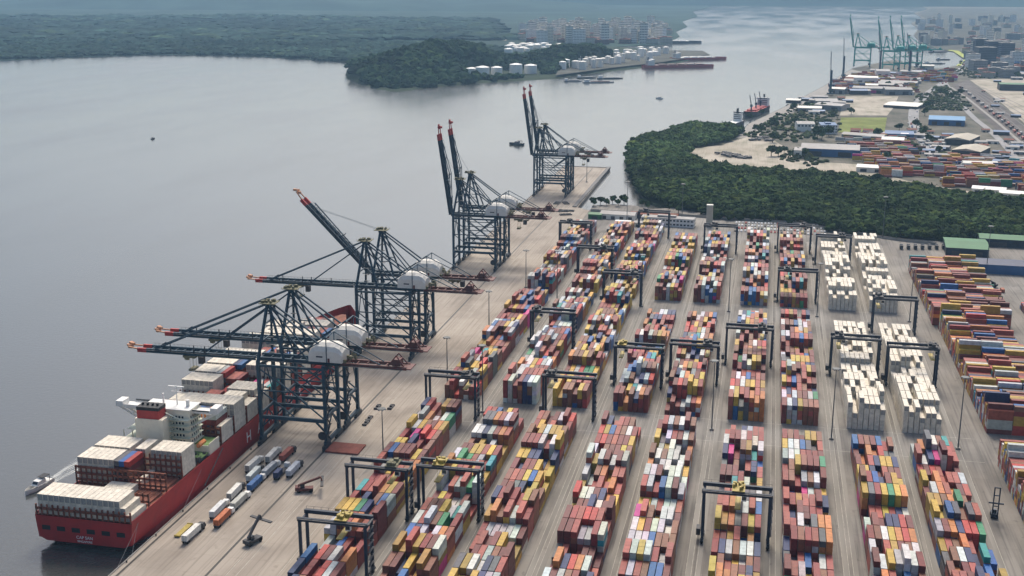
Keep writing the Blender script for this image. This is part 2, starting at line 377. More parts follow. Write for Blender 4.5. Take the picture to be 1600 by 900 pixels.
for p, (a, b_) in zip((-202.4, -140.9, -79.4, -17.9, 43.6), ((None, 'first'), ('second', 'third'), ('fourth', 'fifth'), ('sixth', 'seventh'), ('eighth', 'ninth'))):
    if a: cols.append((p + 4.9, a))
    cols.append((p + 32.9, b_))
WT = {'first': W_RED, 'second': W_RED, 'third': W_YEL, 'fourth': W_STD, 'fifth': W_WHT, 'sixth': W_STD, 'seventh': W_RED, 'eighth': W_MIX, 'ninth': W_RED}
WTM = {'first': W_STD, 'second': W_WHT, 'third': W_YEL, 'fourth': W_STD, 'fifth': W_STD, 'sixth': W_MIX, 'seventh': W_STD}
WTF = {'first': W_RED, 'second': W_STD, 'third': W_YEL, 'fourth': W_YEL, 'fifth': W_WHT, 'sixth': W_MIX, 'seventh': W_RED}
def hwave(mean, amp, seed):
    ph = seed * 1.7
    return lambda b: mean + amp * math.sin(b * 1.15 + ph) + amp * .6 * math.sin(b * 2.3 + ph * 2)
for i, (x0, nm) in enumerate(cols):
    nb = 18; block(x0, 7, 571 - nb * BP, nb, BP, hwave(4.3, .8, i), WT[nm], 'near', f'{nm} block')
    ref = nm in ('eighth', 'ninth')
    hf = hwave(4.0, .7, i + 3)
    if nm in ('fourth', 'fifth'): hf = (lambda g: (lambda b: g(b) if b < 9 else (0 if b == 9 and nm == 'zz' else 2.2)))(hf)
    if ref: hf = lambda b: 4.7 + .4 * math.sin(b)
    block(x0, 7, 605, 13 if ref else 15 if nm not in ('first', 'second', 'third') else 17, BP, hf, WTM.get(nm), 'mid', f'{nm} block', ref)
    nf = {'first': 18, 'second': 19, 'third': 19, 'fourth': 15, 'fifth': 16, 'sixth': 17, 'seventh': 17, 'eighth': 15, 'ninth': 16}[nm]
    block(x0, 7, 838, nf, BP, (lambda b: 4.0 + .8 * math.sin(b)) if ref else hwave(3.8, .8, i + 8), WTF.get(nm), 'far', f'{nm} block', ref)
def cross_block(x0, nx, y0, ny, hfun, wt, bname, yfrom):
    "empties stacked wall by wall, containers lying along X"
    hs = [[max(1, min(7, int(round(hfun(j, i) + random.choice((-1, 0, 0, 0, 0, 1)))))) for i in range(nx)] for j in range(ny)]
    for j in range(ny):
        for i in range(nx):
            run = pick(wt)
            for k in range(hs[j][i]):
                if random.random() < .6: run = pick(wt)
                top = k == hs[j][i] - 1; front = j == 0 or hs[j-1][i] <= k; side = i == 0 or hs[j][i-1] <= k
                cn, rgb = run
                c = dict(x=x0 + 6.1 + i * 12.5 + random.uniform(-.1, .1), y=y0 + 1.3 + j * 2.53, z=k * 2.6 + .02, L=12.19, rgb=rgb, kind='dry', rot=1, H=2.6, top=top, front=front, side=side)
                c['label'] = f'{cn} container {"atop" if top else "level " + ["one","two","three","four","five","six","seven"][k] + " in"} {["left","middle","right","outer"][i]} stack, wall {j + 1} of {bname}'
                CONT.append(c)
hx = {}
def hj(lo, hi, seed):
    def f(j, i):
        k = (j // 5, seed)
        if k not in hx: hx[k] = random.uniform(lo, hi)
        return hx[k] - (1.2 if i == 0 and (j // 7) % 2 else 0)
    return f
cross_block(119, 3, 613, 76, hj(4.2, 6.2, 1), W_J, 'crosswise block beyond aisle', 0)
cross_block(116, 4, 813, 62, hj(3.4, 5.4, 2), W_J, 'far crosswise block', 0)
cross_block(117.5, 4, 360, 84, hj(4.0, 6.2, 3), dict(W_J, white=26, **{'pale grey': 14}), 'near crosswise block', 0)
cross_block(182, 3, 815, 22, hj(1.5, 3.4, 4), W_J, 'outer right block', 0)

# ---------------------------------------------------------------- the container ship
SX, SY = -270.2, 404.0
SL = 326.0
ship = thing('container_ship', 'long red container ship moored along the quay with cream deckhouse', 'ship', (SX, SY, WZ))
HB = 22.3
def hull_ring(t):
    "outline (x,z) at fraction t of length, from port deck edge round the keel to starboard deck edge; z from waterline"
    y = t * SL
    if t < .02: bd, bw, zb = HB, HB * .93, 2.4 - t * 60
    elif t < .1: bd, bw, zb = HB, HB * (.93 + .07 * (t - .02) / .08), 1.0 - (t - .02) / .08 * 8
    elif t < .72: bd, bw, zb = HB, HB, -7
    else:
        u = (t - .72) / .28; bd = HB * (1 - u ** 3.2 * .96); bw = HB * max(.02, 1 - u ** 1.5); zb = -7
    dz = 13.6 + (3.5 * max(0, (t - .9) / .1))
    zs = [dz, dz - 4, 5.0, 2.0]
    ring = []
    def hw(z):
        f = max(0, min(1, (z - 0) / dz)); f = f ** .7; return bw + (bd - bw) * f
    for z in [dz, dz * .75, dz * .5, dz * .27]: ring.append((-hw(z), z))
    ring.append((-hw(2) * .96, max(zb + 1.6, -2.5) if t > .03 else 3.6)); ring.append((-hw(0) * .86, zb))
    ring += [(-x, z) for x, z in ring[::-1]]
    return [(x, y, z) for x, z in ring]
h = MB(); h.loft([hull_ring(t) for t in (0, .01, .03, .06, .1, .2, .35, .5, .65, .72, .78, .84, .88, .92, .95, .975, 1)])
hull = h.build('hull', M['hull'], ship)
DZ = 13.6 - .9          # working deck sits below bulwark top
dk = MB(); dk.box(-HB + .8, HB - .8, .8, SL * .74, 13.62, 13.75); dk.prism([(-HB + 1, SL * .74), (HB - 1, SL * .74), (HB * .55, SL * .88), (1.5, SL * .965), (-1.5, SL * .965), (-HB * .55, SL * .88)], 13.62, 13.76)
dk.build('deck', M['deckred'], ship)
bw_ = MB()
for sx in (-1, 1): bw_.box(*sorted((sx * HB, sx * (HB - .25))), .3, SL * .74, 13.55, 14.6)
bw_.build('bulwark', M['hull'], ship)
# transom openings: mooring deck windows
for k in range(6):
    x = -17.6 + k * 6.9; MB().box(x - 1.9, x + 1.9, -.06, .3, 7.2, 9.3).build('mooring_port', M['black'], ship)
text_mesh('ship_name', 'CAP SAN', 1.9, M['mark'], ship, (0, -.12, 4.6), (R(90), 0, 0), align='CENTER')
text_mesh('home_port', 'SINGAPORE', 1.3, M['mark'], ship, (0, -.12, 3.0), (R(90), 0, 0), align='CENTER')
for k, ch in enumerate('HAMBURG SÜD'):
    if ch != ' ': text_mesh('hull_letter', ch, 8.0, M['mark'], ship, (HB + .04, 111 + k * 13.5, 5.0), (R(90), 0, R(90)))
# stern container bay on open frame + bays.  (y0, length 13.6) ; superstructure from Y 478 to 500
def lash(y, z1=22.5):
    mb = MB()
    for k in range(18):
        x = -HB + .6 + k * (2 * HB - 1.2) / 17; mb.box(x - .28, x + .28, y - .3, y + .3, 13.7, z1)
    for z in np.arange(16.6, z1 + .1, 2.9): mb.box(-HB + .3, HB - .3, y - .3, y + .3, z - .5, z + .5)
    mb.build('lashing_bridge', M['deckred'], ship)
def hatch(y0, y1):
    for k in range(3):
        x0 = -HB + 1.6 + k * 13.8; mb = MB(); mb.box(x0, x0 + 13.2, y0, y1, 13.7, 14.7)
        for j in range(5): mb.box(x0 + .6 + j * 2.6, x0 + .9 + j * 2.6, y0 + .3, y1 - .3, 14.7, 14.95)
        mb.build('hatch_cover', M['deckred'], ship)
def ship_bay(y0, zone, spec, z0=14.8, base=''):
    """spec: list of (row from, row to, tiers, palette or None for reefers)"""
    for (ra, rb, n, pal) in spec:
        for r in range(ra, rb):
            cn, rgb = pick(pal) if pal else reefer_col()
            nn = n
            for k in range(nn):
                if k < nn - 1 or pal is None:
                    if pal is None and (k == nn - 1): cn, rgb = reefer_col()
                    elif k < nn - 1: cn2, rgb2 = pick({'maroon': 5, 'rust brown': 5, 'dark red': 3, 'dark grey': 2}) if random.random() < .93 else reefer_col()
                kind = 'reefer' if pal is None and k == nn - 1 else 'dry'
                if pal is None: kind = 'reefer'; a, b2 = reefer_col()
                elif k < nn - 1: a, b2 = cn2, rgb2
                else: a, b2 = cn, rgb
                c = dict(x=SX - 21.2 + r * 2.53 + 1.1, y=SY + y0 + 6.3, z=WZ + z0 + k * 2.92, L=12.19, rgb=b2, kind=kind, rot=0, H=2.9, top=k == nn - 1, front=True, side=r == rb - 1)
                if kind == 'dry': c['H'] = 2.6
                c['label'] = f'{a} container {"atop" if k == nn-1 else "level " + ["one","two","three","four","five","six"][k] + " in"} {ORD[r + 1]} stack from port, {zone} of ship'
                CONT.append(c)
PB = {'blue': 5, 'navy': 3, 'brick red': 4, 'dark grey': 1, 'light grey': 2, 'bright red': 3}
ship_bay(1.2, 'stern bay', [(0, 15, 3, None), (15, 16, 2, None), (16, 17, 1, None)], z0=10.9 + 2.9)
lash(.5, 18.5)
hatch(17, 30); lash(15.6, 20.5); ship_bay(17.2, 'second bay', [(7, 12, 1, None)])
hatch(32, 45); lash(31, 23); ship_bay(32.0, 'third bay', [(0, 7, 4, None), (7, 10, 4, PB), (11, 12, 1, None)])
ship_bay(36.2 + 10, 'fourth bay', [(0, 7, 4, None), (7, 8, 3, W_RED), (8, 10, 4, None), (11, 17, 4, None)]); hatch(46.5, 58.5); lash(45.5, 25)
YB = 64.0                                # deckhouse start
fwd = [('first bay ahead of deckhouse', [(3, 7, 3, W_RED), (9, 11, 5, W_RED), (11, 13, 5, PB), (13, 16, 5, W_WHT), (16, 17, 3, None)]),
       ('second bay ahead', [(0, 4, 3, W_RED), (5, 14, 5, None), (14, 17, 5, None)]),
       ('third bay ahead', [(0, 7, 3, None), (7, 10, 4, W_RED), (11, 15, 4, None), (15, 17, 3, None)]),
       ('fourth bay ahead', [(0, 7, 5, None), (8, 10, 3, W_RED), (10, 16, 4, None), (16, 17, 3, None)]),
       ('fifth bay ahead', [(0, 5, 5, None), (5, 7, 5, PB), (7, 10, 4, W_RED), (12, 17, 3, W_RED)]),
       ('sixth bay ahead', [(0, 6, 5, None), (6, 8, 5, PB), (9, 17, 5, None)]),
       ('seventh bay ahead', [(0, 9, 5, None), (9, 13, 4, PB), (13, 17, 5, W_WHT)]),
       ('eighth bay ahead', [(0, 5, 3, W_RED), (6, 11, 4, PB), (11, 17, 5, None)]),
       ('ninth bay ahead', [(0, 8, 5, None), (8, 17, 4, W_RED)]), ('tenth bay ahead', [(2, 15, 5, None)]), ('eleventh bay ahead', [(1, 9, 5, None), (9, 16, 4, W_MIX)]), ('twelfth bay ahead', [(3, 14, 4, None)]), ('thirteenth bay ahead', [(5, 12, 3, W_RED)])]
for k, (zn, spec) in enumerate(fwd):
    y0 = YB + 22 + k * 14.6; ship_bay(y0, zn, spec); hatch(y0, y0 + 12.6) if k < 9 else None; lash(y0 - 1.0, 24)
# deckhouse
mb = MB(); mb.box(-11, 13, YB + 8, YB + 19, 13.7, 36); mb.build('deckhouse', M['cream'], ship)
for z in (17, 20, 23, 26, 29, 32):
    mb = MB()
    for k in range(6): mb.box(1.0 + k * 1.6, 1.9 + k * 1.6, YB + 7.94, YB + 8.1, z, z + 1.1)
    for k in range(5): mb.box(12.9, 13.06, YB + 9 + k * 2, YB + 9.9 + k * 2, z, z + 1.1)
    mb.build('cabin_windows', M['glass'], ship)
mb = MB()                                  # outside stairs and side decks
for z in (17, 20, 23, 26, 29, 32): mb.box(.5, 13.4, YB + 5.2, YB + 8, z - .15, z); mb.box(13, 14.6, YB + 8, YB + 18, z - .15, z)
for z in (17, 20, 23, 26, 29, 32): mb.bar((2 if z % 2 else 9, YB + 6.2, z), (9 if z % 2 else 2, YB + 6.2, z + 3), .9, .2)
for z in (17, 20, 23, 26, 29, 32):
    mb.box(.5, 13.6, YB + 5.2, YB + 5.3, z + .95, z + 1.05)
mb.build('outside_stairs', M['lgreen'], ship)
mb = MB(); mb.box(-10.5, 3.5, YB, YB + 8, 13.7, 33.5); fb = mb.build('engine_casing', M['cream'], ship)
mb = MB(); mb.box(-9.5, 1.5, YB + .5, YB + 7.4, 33.5, 37.6); fn = mb.build('funnel', M['red'], ship)
mb = MB(); mb.box(-9.6, 1.6, YB + .4, YB + 7.5, 37.6, 39.2)
for x in (-8, -5.5, -3, -.6): mb.tube((x, YB + 4, 39.2), (x, YB + 4, 40.2), .6)
mb.build('funnel_top', M['black'], fn)
mb = MB(); mb.box(-25, 25, YB + 11, YB + 18, 33.8, 34.5); mb.box(-11.4, 13.4, YB + 7.6, YB + 19.2, 36, 36.35)
for sx in (-1, 1):
    mb.box(*sorted((sx * 11, sx * 25)), YB + 10.9, YB + 11.1, 34.5, 35.6); mb.bar((sx * 24.5, YB + 15, 33.8), (sx * 12, YB + 15, 27), .9)
    mb.bar((sx * 24.5, YB + 12, 33.8), (sx * 12, YB + 12, 27), .7); mb.bar((sx * 18, YB + 12, 33.8), (sx * 18, YB + 12, 30.4), .5)
wing = mb.build('bridge_wing', M['white'], ship)
for sx in (-1, 1): MB().box(*sorted((sx * 22.4, sx * 26)), YB + 10.4, YB + 16.5, 34.5, 37.2).build('wing_cab', M['white'], ship)
mb = MB(); mb.box(-20, 20, YB + 18.35, YB + 18.6, 35.0, 35.9); mb.build('bridge_windows', M['glass'], ship)
mb = MB(); mb.box(13.2, 21.5, YB + 10.75, YB + 10.9, 34.9, 35.5); mb.build('wing_window', M['glass'], ship)
mb = MB(); mb.tube((4, YB + 14, 36.3), (4, YB + 14, 46), .35, .15); mb.box(1.5, 6.5, YB + 13.8, YB + 14.2, 42.6, 43); mb.box(0, 8, YB + 13.6, YB + 14.4, 45.2, 45.6); mb.build('radar_mast', M['white'], ship)
MB().tube((-3, YB + 14, 36.3), (-3, YB + 14, 41.5), .5).build('aerial', M['white'], ship); MB().tube((10, YB + 13, 36.3), (10, YB + 13, 39.5), .9).build('dome', M['white'], ship)
for sx in (-1, 1):
    mb = MB(); mb.loft([[(sx * 17 + a * s_, YB + 6 + yy, 19 + b * s_) for a, b in ((-1.3, 0), (-1.2, 1), (0, 1.8), (1.2, 1), (1.3, 0), (0, -1))] for yy, s_ in ((0, .2), (1.2, .9), (4, 1), (7, .9), (8.2, .2))]); mb.build('lifeboat', ORANGE, ship)
mb = MB(); mb.box(-21, -12.5, YB + 5, YB + 18, 16.8, 17.1); mb.box(-20, -12.5, YB + 6, YB + 17, 20.8, 21.1); mb.box(-19, -12.5, YB + 7, YB + 16, 24.8, 25.1)
for x in (-20.5, -16, -13): mb.box(x - .2, x + .2, YB + 6, YB + 6.4, 13.7, 24.8)
mb.build('side_deck', M['lgreen'], ship)
mb = MB(); mb.box(12, 21.5, YB + 1, YB + 8, 15.8, 16.1); mb.box(13.6, 21.5, YB + 9, YB + 19, 18.8, 19.1); mb.build('green_deck', M['deckgreen'], ship)
mb = MB(); mb.box(13.6, 21.5, YB + 8.6, YB + 9, 14, 19.0); mb.box(21.4, 21.7, YB + 9, YB + 19, 14, 20); mb.build('deck_screen', M['cream'], ship)
mb = MB()
for k in range(16):
    a = (random.uniform(14, 21.5), YB - 3 + random.uniform(0, 9), 13.8); mb.cbox((a[0], a[1], 14.8 + random.random()), (random.uniform(.4, 1.6), random.uniform(.4, 1.8), random.uniform(1, 3)))
mb.build('deck_machinery', M['dgrey'], ship)
mb = MB(); mb.bar((HB + .5, YB + 20, 13.5), (HB + 1.2, YB - 2, 3.6), .5, .2); mb.build('gangway', M['dgrey'], ship)

# ---------------------------------------------------------------- choose the individual containers
def score(c):
    d = np.array([c['x'], c['y'], c['z'] + 1.3]) - _C; D = np.linalg.norm(d); s_ = abs(d[2]) / D; fy = abs(d[1]) / D; fx = abs(d[0]) / D
    lx, ly = (c['L'], 2.44) if c['rot'] else (2.44, c['L'])
    a = lx * ly * s_ * c['top'] + lx * 2.6 * fy * c['front'] + ly * 2.6 * fx * c['side']
    px, py = seen(c['x'], c['y'], c['z'] + 2)
    if not (8 < px < 1592 and 4 < py < 892) or not (c['top'] or c['front']): return 0
    if c.get('low'): a *= .5
    return a / D ** 2
for kind in ('dry', 'reefer'):
    L = sorted([c for c in CONT if c['kind'] == kind], key=score, reverse=True); seenl = set(); n = 0
    for c in L:
        if n < 300 and score(c) > 0 and c['label'] not in seenl: c['solo'] = 1; seenl.add(c['label']); n += 1
for c in CONT:
    if c.get('solo'): put_container(c)
def stack_mesh(name, items, label, cat):
    n = len(items); V = np.zeros((n, 8, 3)); base = np.array([(-1,-1,0),(1,-1,0),(1,1,0),(-1,1,0),(-1,-1,1),(1,-1,1),(1,1,1),(-1,1,1)], float)
    for i, c in enumerate(items):
        lx, ly = (c['L'], 2.44) if c['rot'] else (2.44, c['L'])
        V[i] = base * (lx / 2, ly / 2, c['H'] - .03) + (c['x'], c['y'], c['z'])
    fq = np.array([(0,3,2,1),(4,5,6,7),(0,1,5,4),(1,2,6,5),(2,3,7,6),(3,0,4,7)])
    F = (fq[None] + np.arange(n)[:, None, None] * 8).reshape(-1, 4)
    me = bpy.data.meshes.new(name); me.vertices.add(n * 8); me.vertices.foreach_set('co', V.ravel()); me.loops.add(F.size); me.loops.foreach_set('vertex_index', F.ravel())
    me.polygons.add(len(F)); me.polygons.foreach_set('loop_start', np.arange(len(F)) * 4); me.update(); 
    at = me.attributes.new('tint', 'FLOAT_COLOR', 'FACE'); C = np.ones((n, 6, 4)); C[:, :, :3] = np.array([c['rgb'] for c in items])[:, None]
    at.data.foreach_set('color', C.ravel()); me.materials.append(M['c_att']); me.validate(); me.polygons.foreach_set('use_smooth', [False] * len(me.polygons))
    o = bpy.data.objects.new(name, me); col.objects.link(o); return tag(o, label, cat, kind='stuff')
stack_mesh('stacked_containers', [c for c in CONT if not c.get('solo') and c['kind'] == 'dry'], 'thousands of coloured containers stacked in the yard blocks and on the ship', 'containers')
stack_mesh('stacked_refrigerated_containers', [c for c in CONT if not c.get('solo') and c['kind'] == 'reefer'], 'white refrigerated containers stacked in the two right yard blocks and on the ship', 'containers')

# ---------------------------------------------------------------- rubber tyred gantries
def make_rtg():
    t = thing('gantry_crane', 'x', 'gantry crane', group='rubber tyred gantry cranes over the container blocks'); W, D, Hh = 27., 7.4, 24.4
    for x in (0, W):
        for y in (-D/2, D/2):
            mb = MB(); mb.box(x - .55, x + .55, y - .5, y + .5, 1.7, Hh - 1.5); mb.build('leg', M['rtg'], t)
            b = MB().box(x - .75, x + .75, y - 1.5, y + 1.5, .9, 1.7).build('bogie', M['rtg'], t)
            wl_ = MB()
            for dy in (-.95, .95): wl_.tube((x - .35, y + dy, .75), (x + .35, y + dy, .75), .75, n=12)
            wl_.build('wheels', M['tyre'], b)
        MB().box(x - .45, x + .45, -D/2 - 1.2, D/2 + 1.2, 1.72, 2.6).build('sill_beam', M['rtg'], t)
        MB().box(x - .4, x + .4, -D/2 + .5, D/2 - .5, Hh - 2.6, Hh - 1.6).build('end_tie', M['rtg'], t)
    for y in (-D/2, D/2):
        g = MB(); g.box(-.8, W + .8, y - .55, y + .55, Hh - 1.5, Hh); g.build('girder', M['rtg'], t)
        r = MB(); s_ = -1 if y < 0 else 1
        r.box(-.6, W + .6, y + s_ * .62, y + s_ * 1.35, Hh - .3, Hh - .2); r.box(-.6, W + .6, y + s_ * 1.3, y + s_ * 1.36, Hh + .75, Hh + .82)
        for k in range(10): x = -.5 + k * (W + 1) / 9; r.box(x - .04, x + .04, y + s_ * 1.3, y + s_ * 1.36, Hh - .2, Hh + .8)
        r.build('walkway', M['dgrey'], t)
    MB().box(-2.6, -.9, -2.2, 2.2, 2.7, 5.6).build('power_unit', M['dgrey'], t)
    lad = MB(); 
    for k in range(7):
        z = 2.6 + k * 3; lad.bar((W + .75, -2.8 if k % 2 else 2.4, z), (W + .75, 2.4 if k % 2 else -2.8, z + 3), .5, .12); lad.box(W + .5, W + 1.3, -3, 3, z + 2.95, z + 3.05)
    lad.build('stairway', M['dgrey'], t); return t
def make_trolley(t, x, m):
    tr = MB(); tr.box(x - 2.6, x + 2.6, -4.2, 4.2, 24.6, 25.0)
    for k in range(9): tr.cbox((x + random.uniform(-2, 2), random.uniform(-3, 3), 25.7), (random.uniform(.6, 1.8), random.uniform(.7, 2), random.uniform(.8, 1.8)))
    tr.build('trolley', m, t)
    c = MB(); c.box(x + 1.4, x + 3.4, -2.6, -.7, 19.9, 22.4); c = c.build('operator_cab', M['house'], t)
    MB().box(x + 1.5, x + 3.3, -2.68, -2.58, 20.5, 22).build('cab_window', M['glass'], c)
    s_ = MB(); s_.box(x - 1.2, x + 1.2, -6.1, 6.1, 17.6, 18.1)
    for sy in (-1, 1): s_.tube((x - .8, sy * 1.5, 18), (x - .8, sy * 1.5, 24.6), .06, n=5); s_.tube((x + .8, sy * 1.5, 18), (x + .8, sy * 1.5, 24.6), .06, n=5)
    s_.build('spreader', M['yellow'], t)
rtg_base = make_rtg()
LX = {'first': -171.4, 'second': -140.9, 'third': -109.9, 'fourth': -79.4, 'fifth': -48.4, 'sixth': -17.9, 'seventh': 13.1, 'eighth': 43.6, 'ninth': 74.6}
rt = [('first', 456, 20, 'olive', 'near end of the first block, big brown trolley'), ('second', 462, 9, 'yellow', 'near end of the second block with a yellow trolley'),
      ('first', 402, 17, 'yellow', 'bottom edge end of the first block, yellow trolley'), ('first', 579, 22, 'dgrey', 'first block at the first cross aisle'),
      ('third', 591, 4, 'dgrey', 'third block at the first cross aisle'), ('second', 712, 4, 'dgrey', 'middle of the second block beyond the first aisle'),
      ('third', 822, 22, 'dgrey', 'third block at the second cross aisle'), ('second', 898, 20, 'dgrey', 'second block beyond the second aisle'),
      ('third', 1052, 6, 'dgrey', 'far end of the third block near the offices'), ('first', 990, 8, 'dgrey', 'far part of the first block on the quay side'),
      ('fifth', 1003, 8, 'dgrey', 'far end of the fifth block below the beige tower'), ('seventh', 1016, 20, 'dgrey', 'far end of the seventh block by parked cars'),
      ('eighth', 979, 20, 'dgrey', 'far end of the eighth block of white containers'), ('seventh', 855, 6, 'dgrey', 'seventh block just beyond the second aisle'),
      ('fourth', 650, 4, 'yellow', 'fourth block beyond the aisle with a yellow trolley'), ('fifth', 662, 21, 'dgrey', 'fifth block beyond the first aisle'),
      ('sixth', 702, 21, 'dgrey', 'sixth block in the middle field'), ('ninth', 790, 3, 'dgrey', 'ninth block at the second cross aisle'),
      ('eighth', 694, 4, 'dgrey', 'eighth block over white containers, left of two'), ('ninth', 683, 24, 'dgrey', 'ninth block over white containers, right of two'),
      ('sixth', 462, 14, 'yellow', 'near end of the sixth block at the bottom edge')]
first = True
for bn, y, tx, tm, desc in rt:
    o = rtg_base if first else copy_tree(rtg_base)
    if first: base_children = list(rtg_base.children)
    o.location = (LX[bn] , y, 0); o['label'] = 'dark blue gantry crane over the ' + desc if len(desc.split()) < 11 else 'dark gantry crane over the ' + desc
    o['_t'] = (tx); first = False
    o['tm'] = tm
for o in [o for o in bpy.data.objects if o.get('tm')]:
    make_trolley(o, o['_t'], M[o['tm']]); del o['tm']; del o['_t']

# ---------------------------------------------------------------- ship-to-shore cranes
def make_sts(ang, m=None, tip='red', back='maroon', houseM=None, name='quay_crane', group='ship to shore cranes on the quay'):
    """origin: centre between waterside legs at rail level; waterside at x=0, landside at x=34.5, boom reaches to -x"""
    m = m or M['crane']; houseM = houseM or M['house']; t = thing(name, 'x', 'quay crane', group=group)
    Gg, hy, BZ = 34.5, 9.0, 42.5
    for x in (0, Gg):
        for y in (-hy, hy):
            MB().bar((x, y, 2.2), (x, y, BZ + (1.4 if x == 0 else 1)), 1.5, 1.9).build('leg', m, t)
            b = MB(); b.box(x - .8, x + .8, y - 4.2, y + 4.2, .8, 2.4); b.box(x - .6, x + .6, y - 5, y + 5, .25, .9)
            b = b.build('bogie', M['crane_dark'], t); wv = MB()
            for k in range(8): wv.tube((x - .3, y - 4.4 + k * 1.25, .42), (x + .3, y - 4.4 + k * 1.25, .42), .42, n=8)
            wv.build('wheels', M['rail'], b)
        s_ = MB(); s_.box(x - .7, x + .7, -hy - 2, hy + 2, 2.5, 4.2); s_.build('sill_beam', m, t)
        s_ = MB(); s_.box(x - .6, x + .6, -hy, hy, BZ - 2.6, BZ - 1); s_.box(x - .45, x + .45, -hy, hy, 15.4, 16.8)
        s_.bar((x, -hy, 6), (x, 0, 15.4), .55); s_.bar((x, hy, 6), (x, 0, 15.4), .55)
        s_.bar((x, -hy, 17.4), (x, 0, BZ - 2.6), .45); s_.bar((x, hy, 17.4), (x, 0, BZ - 2.6), .45); s_.build('cross_frame', m, t)
    for y in (-hy, hy):
        MB().box(.7, Gg - .7, y - .6, y + .6, 13.4, 15.2).build('portal_beam', m, t); MB().box(.7, Gg - .7, y - .45, y + .45, BZ - 1.6, BZ - .5).build('upper_beam', m, t)
        s_ = MB(); s_.bar((.8, y, BZ - 3), (Gg * .5, y, 28.5), .6); s_.bar((Gg * .5, y, 28.5), (Gg - .8, y, 15.5), .6); s_.bar((.8, y, 28), (Gg * .52, y, 15.6), .5)
        s_.bar((Gg * .5, y, 28.5), (Gg - .8, y, BZ - 2.5), .6); s_.bar((.8, y, 28.4), (Gg - .8, y, 28.4), .6); s_.build('side_bracing', m, t)
        MB().bar((.7, y, 9), (5, y, 13.4), .8).build('knee_brace', m, t); MB().bar((Gg - .7, y, 9), (Gg - 5, y, 13.4), .8).build('knee_brace', m, t)
    g = MB()
    for y in (-3.4, 3.4): g.box(-3, 41.5, y - .6, y + .6, BZ - .4, BZ + 1.6)
    for k in range(9): g.box(-2 + k * 5.2, -1.4 + k * 5.2, -2.8, 2.8, BZ + .2, BZ + 1)
    g.build('girder', m, t)
    g = MB()
    for y in (-3.4, 3.4): g.box(41.5, 75.5, y - .55, y + .55, BZ - .2, BZ + 1.4)
    for k in range(7): g.box(44 + k * 5, 44.5 + k * 5, -2.8, 2.8, BZ + .2, BZ + 1)
    g.box(72, 78, -4.5, 4.5, BZ + .4, BZ + .9); g.box(68, 72, -2.6, 2.6, BZ + 1.4, BZ + 4.6)
    g.bar((66, -3, BZ + 1.4), (70, -2, BZ + 6.5), .5); g.bar((74, -3, BZ + 1.4), (70, -2, BZ + 6.5), .5); g.bar((66, 3, BZ + 1.4), (70, 2, BZ + 6.5), .5); g.bar((74, 3, BZ + 1.4), (70, 2, BZ + 6.5), .5)
    g.build('backreach', M[back] if isinstance(back, str) else back, t)
    wk = MB()
    for y in (-5.0, 5.0):
        wk.box(-3, 74, y - .55, y + .55, BZ + .2, BZ + .3); wk.box(-3, 74, y - .03 + (.5 if y > 0 else -.5), y + .03 + (.5 if y > 0 else -.5), BZ + 1.3, BZ + 1.38)
        for k in range(20): xx = -2.8 + k * 4; wk.box(xx - .05, xx + .05, y - .05 + (.5 if y > 0 else -.5), y + .05 + (.5 if y > 0 else -.5), BZ + .3, BZ + 1.35)
    wk.build('walkway', M['crane_dark'], t)
    # machinery house
    hs = MB(); x0, x1 = 25.5, 43.0; z0 = BZ + 1.7
    hs.loft([[(x, a * kk_, z0 + (b - z0) * kz) for a, b in ((-5.6, z0), (-5.6, z0 + 5.6), (-4.4, z0 + 7.8), (-1.8, z0 + 9.3), (1.8, z0 + 9.3), (4.4, z0 + 7.8), (5.6, z0 + 5.6), (5.6, z0))] for x, kk_, kz in ((x0, 1, .62), (x0 + 1.6, 1, .86), (x0 + 4, 1, 1), (x1 - 4, 1, 1), (x1 - 1.6, 1, .86), (x1, 1, .62))]); hso = hs.build('machinery_house', houseM, t)
    MB().box(x0 + 4, x0 + 7.4, -5.72, -5.55, z0 + 2.4, z0 + 3.1).build('house_sign', M['crane_dark'], hso)
    MB().box(x0 + 10, x0 + 11.1, -5.74, -5.55, z0 + .1, z0 + 2.2).build('door', M['maroon'], hso)
    dt = MB()
    for k in range(14): dt.cbox((random.uniform(43.6, 48), random.uniform(-4, 4), BZ + 1.9 + random.uniform(.3, 3.2)), (random.uniform(.4, 1.8), random.uniform(.5, 1.8), random.uniform(.6, 2.2)))
    dt.build('winch_gear', M['olive'], t)
    # pylon (A-frame)
    AX, AZ = 3.5, 71.5
    p = MB()
    for y, ya in ((-hy, -1.9), (hy, 1.9)):
        p.bar((0, y, BZ + 1), (AX, ya, AZ), 1.15); p.bar((13, y * .75, BZ + 1.4), (AX + .8, ya, AZ), .95); p.bar((3.5, y * .7, BZ + 10), (10, y * .66, BZ + 10), .45)
    p.box(AX - 1.2, AX + 1.6, -2.6, 2.6, AZ - 1, AZ + .2); p.bar((1, -6.4, BZ + 10.5), (1, 6.4, BZ + 10.5), .7); p.bar((2, -4.2, BZ + 19), (2, 4.2, BZ + 19), .6)
    p.build('pylon', m, t)
    a = MB(); a.box(AX - 4, AX + 4.4, -3.6, 3.6, AZ + .2, AZ + .5)
    for k in range(8): a.cbox((AX + random.uniform(-3, 3.4), random.uniform(-2.4, 2.4), AZ + 1.1), (random.uniform(.5, 1.8), random.uniform(.6, 1.8), random.uniform(.8, 1.6)))
    for k in range(9): xx = AX - 4 + k * 1.05; a.box(xx - .05, xx + .05, -3.6, -3.5, AZ + .5, AZ + 1.5); a.box(xx - .05, xx + .05, 3.5, 3.6, AZ + .5, AZ + 1.5)
    a.build('pylon_head', M['olive'], t)
    b = MB()
